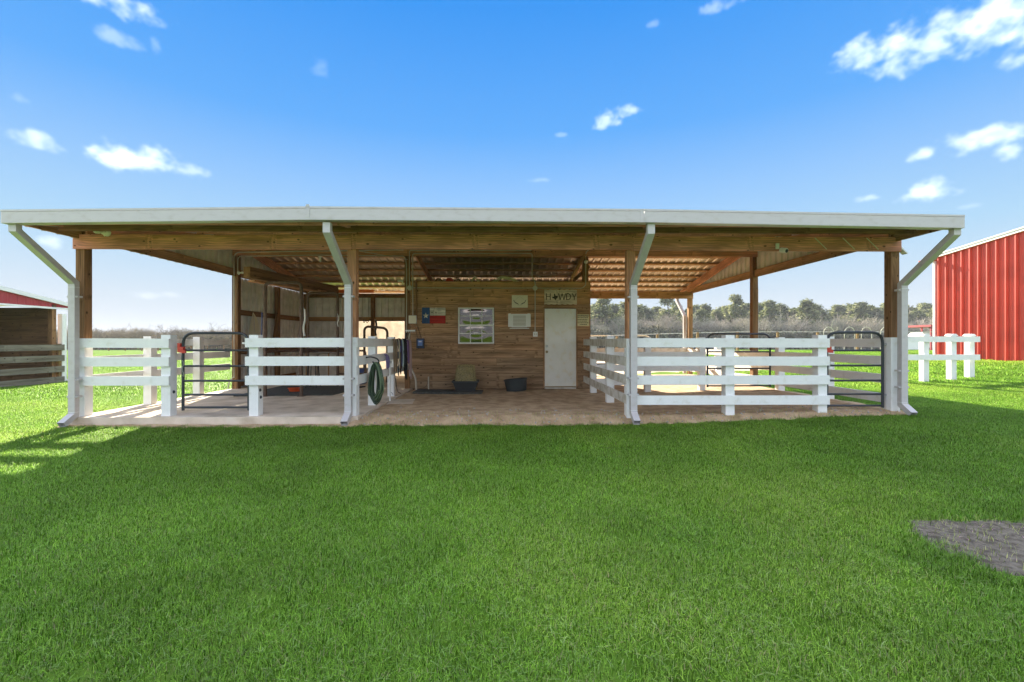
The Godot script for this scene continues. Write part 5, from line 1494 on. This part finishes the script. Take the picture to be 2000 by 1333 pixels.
func bare_tree_mesh(seed_: int, h: float, depth: int, c: Color, stems := 1) -> Mesh:
	var g := RandomNumberGenerator.new()
	g.seed = seed_
	var st := st_new()
	for i in stems:
		var d := Vector3(g.randfn() * 0.12 * stems, 1, g.randfn() * 0.12 * stems).normalized()
		limb(st, Vector3(g.randfn() * 0.2 * (stems - 1), -0.2, g.randfn() * 0.2 * (stems - 1)), d, h * 0.36, h * 0.018, depth, g, c)
	return st.commit()

func leaf_cloud(st: SurfaceTool, c: Vector3, r: Vector3, n: int, size: float, g: RandomNumberGenerator, dark: Color, light: Color) -> void:
	for i in n:
		var v := Vector3(g.randfn(), g.randfn(), g.randfn()).normalized() * pow(g.randf(), 0.4)
		var p := c + v * r
		var a := Vector3(g.randfn(), g.randfn() * 0.6, g.randfn()).normalized() * size * g.randf_range(0.5, 1.2)
		var b := a.cross(Vector3(g.randfn(), g.randfn(), g.randfn())).normalized() * size * g.randf_range(0.3, 0.7)
		var col := dark.lerp(light, g.randf())
		var nn := (v * 0.6 + Vector3.UP * 0.5).normalized()
		for e in ([p - a, p + a, p + b] if (b + a).cross(a).dot(nn) > 0.0 else [p - a, p + b, p + a]):
			st.set_color(col)
			st.set_normal(nn)
			st.add_vertex(e)

func make_pine(seed_: int, h: float) -> Node3D:
	var g := RandomNumberGenerator.new()
	g.seed = seed_
	var o := Node3D.new()
	var st := st_new()
	add_tube(st, [Vector3(0, -0.3, 0), Vector3(g.randfn() * 0.15, h * 0.4, 0), Vector3(g.randfn() * 0.3, h * 0.75, g.randfn() * 0.3), Vector3(g.randfn() * 0.3, h * 0.97, 0)], h * 0.016, 6, h * 0.004)
	var cr := st_new()
	for i in 38:
		var t := pow(g.randf(), 0.8) * 0.70 + 0.30
		var an := g.randf() * TAU
		var reach := h * 0.24 * (1.25 - t) * g.randf_range(0.35, 1.3) + 0.2
		if t > 0.9: reach *= 0.6
		var c := Vector3(cos(an) * reach, h * t, sin(an) * reach)
		add_tube(st, [Vector3(0, h * (t - 0.07), 0), c], 0.07, 4, 0.02)
		leaf_cloud(cr, c, Vector3(1, 0.62, 1) * h * g.randf_range(0.065, 0.115), 80, 0.48, g, Color(0.085, 0.10, 0.05), Color(0.27, 0.275, 0.14))
	var tr := MeshInstance3D.new()
	tr.mesh = st.commit()
	tr.material_override = M.bark
	tr.name = "trunk"
	o.add_child(tr)
	var cm := MeshInstance3D.new()
	cm.mesh = cr.commit()
	cm.material_override = M.needles
	cm.name = "crown"
	o.add_child(cm)
	return o

const ORD := ["first", "second", "third", "fourth", "fifth", "sixth", "seventh", "eighth", "ninth", "tenth", "eleventh", "twelfth", "thirteenth", "fourteenth", "fifteenth", "sixteenth", "seventeenth", "eighteenth", "nineteenth", "twentieth", "twenty-first", "twenty-second", "twenty-third", "twenty-fourth", "twenty-fifth", "twenty-sixth", "twenty-seventh", "twenty-eighth", "twenty-ninth", "thirtieth", "thirty-first", "thirty-second", "thirty-third", "thirty-fourth"]

func make_trees() -> void:
	var g := RandomNumberGenerator.new()
	g.seed = 9
	var protos := []
	for i in 5: protos.append(make_pine(500 + i, 14.0))
	# tall pines standing above the thicket on the right
	var spots := []
	for i in 34:
		var u := (i + 0.5 + g.randf_range(-0.45, 0.45)) / 34.0
		var ratio := lerpf(0.15, 1.02, u)
		var d := g.randf_range(132.0, 162.0)
		spots.append([ratio, d])
	spots.sort_custom(func(a, b): return a[0] < b[0])
	for i in spots.size():
		var d: float = spots[i][1]
		var x: float = spots[i][0] * d
		var o: Node3D = protos[i % 5].duplicate()
		o.name = numbered(self, "pine_tree")
		add_child(o, true)
		o.position = Vector3(x, ground_y(x, -d) - 0.1, -d)
		var hgt := g.randf_range(0.66, 1.05)
		if i % 6 == 2: hgt = g.randf_range(1.0, 1.16)
		if spots[i][0] > 0.62: hgt *= 0.92
		o.scale = Vector3(hgt * g.randf_range(0.9, 1.25), hgt, hgt * g.randf_range(0.9, 1.2))
		o.rotation.y = g.randf() * TAU
		tag(o, "tall green pine above the thicket right of the tack room, %s from the left" % ORD[i], "tree", "pines beyond the right field")
	for p in protos: p.free()
	# distinct leafless trees on the left
	var bare := []
	for i in 3: bare.append(bare_tree_mesh(600 + i, 9.0, 5, Color(0.17, 0.14, 0.11)))
	var lefts := [[-98.6, 108.0, 1.0], [-79.2, 108.0, 0.98], [-100.5, 104.0, 0.72], [-69.5, 112.0, 0.85], [-66.2, 108.0, 0.72], [-88.0, 118.0, 0.78], [-93.0, 106.0, 0.66], [-74.0, 106.0, 0.68]]
	lefts.sort_custom(func(a, b): return a[0] / a[1] < b[0] / b[1])
	for i in lefts.size():
		var p = lefts[i]
		var t := thing("bare_tree", "leafless tree standing out above the left treeline, %s from the left" % ORD[i], "tree", Vector3(p[0], ground_y(p[0], -p[1]), -p[1]), "bare trees in the left field")
		var m := put(t, "trunk", bare[i % 3], M.twig, Transform3D(Basis(Vector3.UP, 1.7 * i).scaled(Vector3.ONE * p[2]), Vector3(p[0], ground_y(p[0], -p[1]), -p[1])))
		m.set_meta("label", "")
		m.remove_meta("label")
	# thickets: too many stems to count
	var scrub := []
	for i in 4: scrub.append(bare_tree_mesh(700 + i, 9.0, 4, Color(0.43, 0.375, 0.32) if i % 2 else Color(0.33, 0.295, 0.245), 2))
	for i in 2:
		var st := st_new()
		var g2 := RandomNumberGenerator.new()
		g2.seed = 720 + i
		for k in 7: leaf_cloud(st, Vector3(g2.randfn() * 1.2, 1.2 + g2.randf() * 3.4, g2.randfn() * 1.2), Vector3(1.2, 0.9, 1.2), 90, 0.30, g2, Color(0.13, 0.13, 0.08), Color(0.32, 0.29, 0.20))
		scrub.append(st.commit())
	var list := []
	for i in 1500:
		var ratio := g.randf_range(0.10, 1.08)
		var d := g.randf_range(124.0, 150.0)
		var x := ratio * d
		var s := g.randf_range(0.85, 1.35)
		list.append([Transform3D(Basis(Vector3.UP, g.randf() * TAU).scaled(Vector3(s, s * g.randf_range(0.85, 1.1), s)), Vector3(x, ground_y(x, -d), -d)), Color(1.0, 1.0, 1.0).lerp(Color(0.72, 0.86, 0.66), g.randf() * g.randf()) * g.randf_range(0.65, 1.2)])
	scatter("bare_woodland", "grey leafless thicket below the pines beyond the right field", scrub, list, M.twig)
	var far_pines := []
	for i in 3:
		var one := st_new()
		var pr := make_pine(560 + i, 14.0)
		one.append_from((pr.get_child(1) as MeshInstance3D).mesh, 0, Transform3D())
		far_pines.append(one.commit())
		pr.free()
	list = []
	for i in 300:
		var ratio := g.randf_range(0.08, 1.08)
		var d := g.randf_range(152.0, 180.0)
		var x := ratio * d
		var s := g.randf_range(0.66, 1.1)
		list.append([Transform3D(Basis(Vector3.UP, g.randf() * TAU).scaled(Vector3(s * 1.2, s, s * 1.2)), Vector3(x, ground_y(x, -d), -d)), grey(g.randf_range(0.8, 1.2))])
	scatter("pine_woodland", "unbroken band of pine tops far behind the thicket on the right", far_pines, list, M.needles)
	list = []
	for i in 1500:
		var ratio := g.randf_range(-1.12, 0.10)
		var d := g.randf_range(112.0, 140.0)
		var x := ratio * d
		var s := g.randf_range(0.48, 0.82) * (1.0 + 0.25 * wob.get_noise_1d(x * 3.0))
		list.append([Transform3D(Basis(Vector3.UP, g.randf() * TAU).scaled(Vector3(s * 1.2, s, s * 1.2)), Vector3(x, ground_y(x, -d), -d)), Color(0.58, 0.55, 0.42) * g.randf_range(0.7, 1.2)])
	scatter("scrub_woodland", "low olive-brown scrub wood along the far edge of the left field", scrub, list, M.twig)

# ---------------------------------------------------------------- litter
func make_litter() -> void:
	var st := st_new()
	for i in 4200:
		var x := rng.randf_range(-2.3, 6.3)
		var d := rng.randf_range(7.5, 11.6)
		if wob.get_noise_2d(x * 16.0, d * 30.0) < 0.05 and i % 4: continue
		var p := Vector3(x, dirt_y(x, d) + 0.006, -d)
		var a := rng.randf() * TAU
		var dr := Vector3(cos(a), rng.randf_range(-0.05, 0.12), sin(a)) * rng.randf_range(0.02, 0.08)
		var sd := Vector3(-sin(a), 0, cos(a)) * 0.0045
		for v in [p - dr - sd, p + dr, p - dr + sd]:
			st.set_color(Color(0.55, 0.46, 0.28).lerp(Color(0.3, 0.23, 0.13), rng.randf()))
			st.set_normal(Vector3.UP)
			st.add_vertex(v)
	var o := put(self, "straw_litter", st.commit(), M.twig)
	tag(o, "loose bits of straw strewn over the dirt floor", "straw", "", "stuff")
	st = st_new()
	for i in 420:
		var x := rng.randf_range(-2.35, 6.4)
		var d := 7.32 + absf(rng.randfn(0.0, 0.5))
		var s := rng.randf_range(0.006, 0.02)
		add_box(st, Vector3(x, dirt_y(x, d) + s * 0.3, -d), Vector3(s * 1.4, s, s), Basis(Vector3(rng.randfn(), rng.randfn(), rng.randfn()).normalized(), rng.randf() * TAU))
	o = put(self, "gravel", st.commit(), mat(lin(0.42, 0.38, 0.33), 0.95))
	tag(o, "small pale pebbles along the drip line of the dirt floor", "gravel", "", "stuff")

# ---------------------------------------------------------------- all
func _ready() -> void:
	rng.seed = 2024
	wob.seed = 17
	wob.frequency = 0.05
	wob.fractal_octaves = 3
	# camera
	var cam := Camera3D.new()
	cam.name = "camera"
	cam.fov = 73.72
	cam.near = 0.05
	cam.far = 5000.0
	cam.position = Vector3(0, 1.36, 0)
	cam.rotation_degrees = Vector3(0, -0.9, 0)
	add_child(cam)
	cam.current = true
	# sky, sun, exposure
	var env := Environment.new()
	env.background_mode = Environment.BG_SKY
	var sky := Sky.new()
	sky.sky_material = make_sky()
	env.sky = sky
	env.background_energy_multiplier = 1.0
	env.tonemap_mode = Environment.TONE_MAPPER_LINEAR
	env.tonemap_exposure = 4.2
	env.fog_enabled = true
	env.fog_density = 0.0004
	env.fog_light_color = Color(0.92, 0.95, 1.0)
	env.sdfgi_enabled = true
	env.ssao_enabled = true
	env.ssil_enabled = true
	var we := WorldEnvironment.new()
	we.name = "world_environment"
	we.environment = env
	add_child(we)
	var sun := DirectionalLight3D.new()
	sun.name = "sun"
	sun.light_energy = 1.6
	sun.light_color = Color(1.0, 0.95, 0.86)
	sun.light_angular_distance = 0.5
	sun.shadow_enabled = true
	var el := deg_to_rad(23.0)
	var az := deg_to_rad(16.3)
	var to_sun := Vector3(-sin(az) * cos(el), sin(el), -cos(az) * cos(el))
	sun.basis = Basis.looking_at(-to_sun, Vector3.UP)
	add_child(sun)
	make_materials()
	make_ground()
	make_barn()
	make_tack_room()
	make_fences()
	make_left_shed()
	make_red_barn()
	make_distance()
	make_trees()
	make_left_bay()
	make_wall_things()
	make_hanging_tack()
	make_fittings()
	make_litter()
	make_grass()
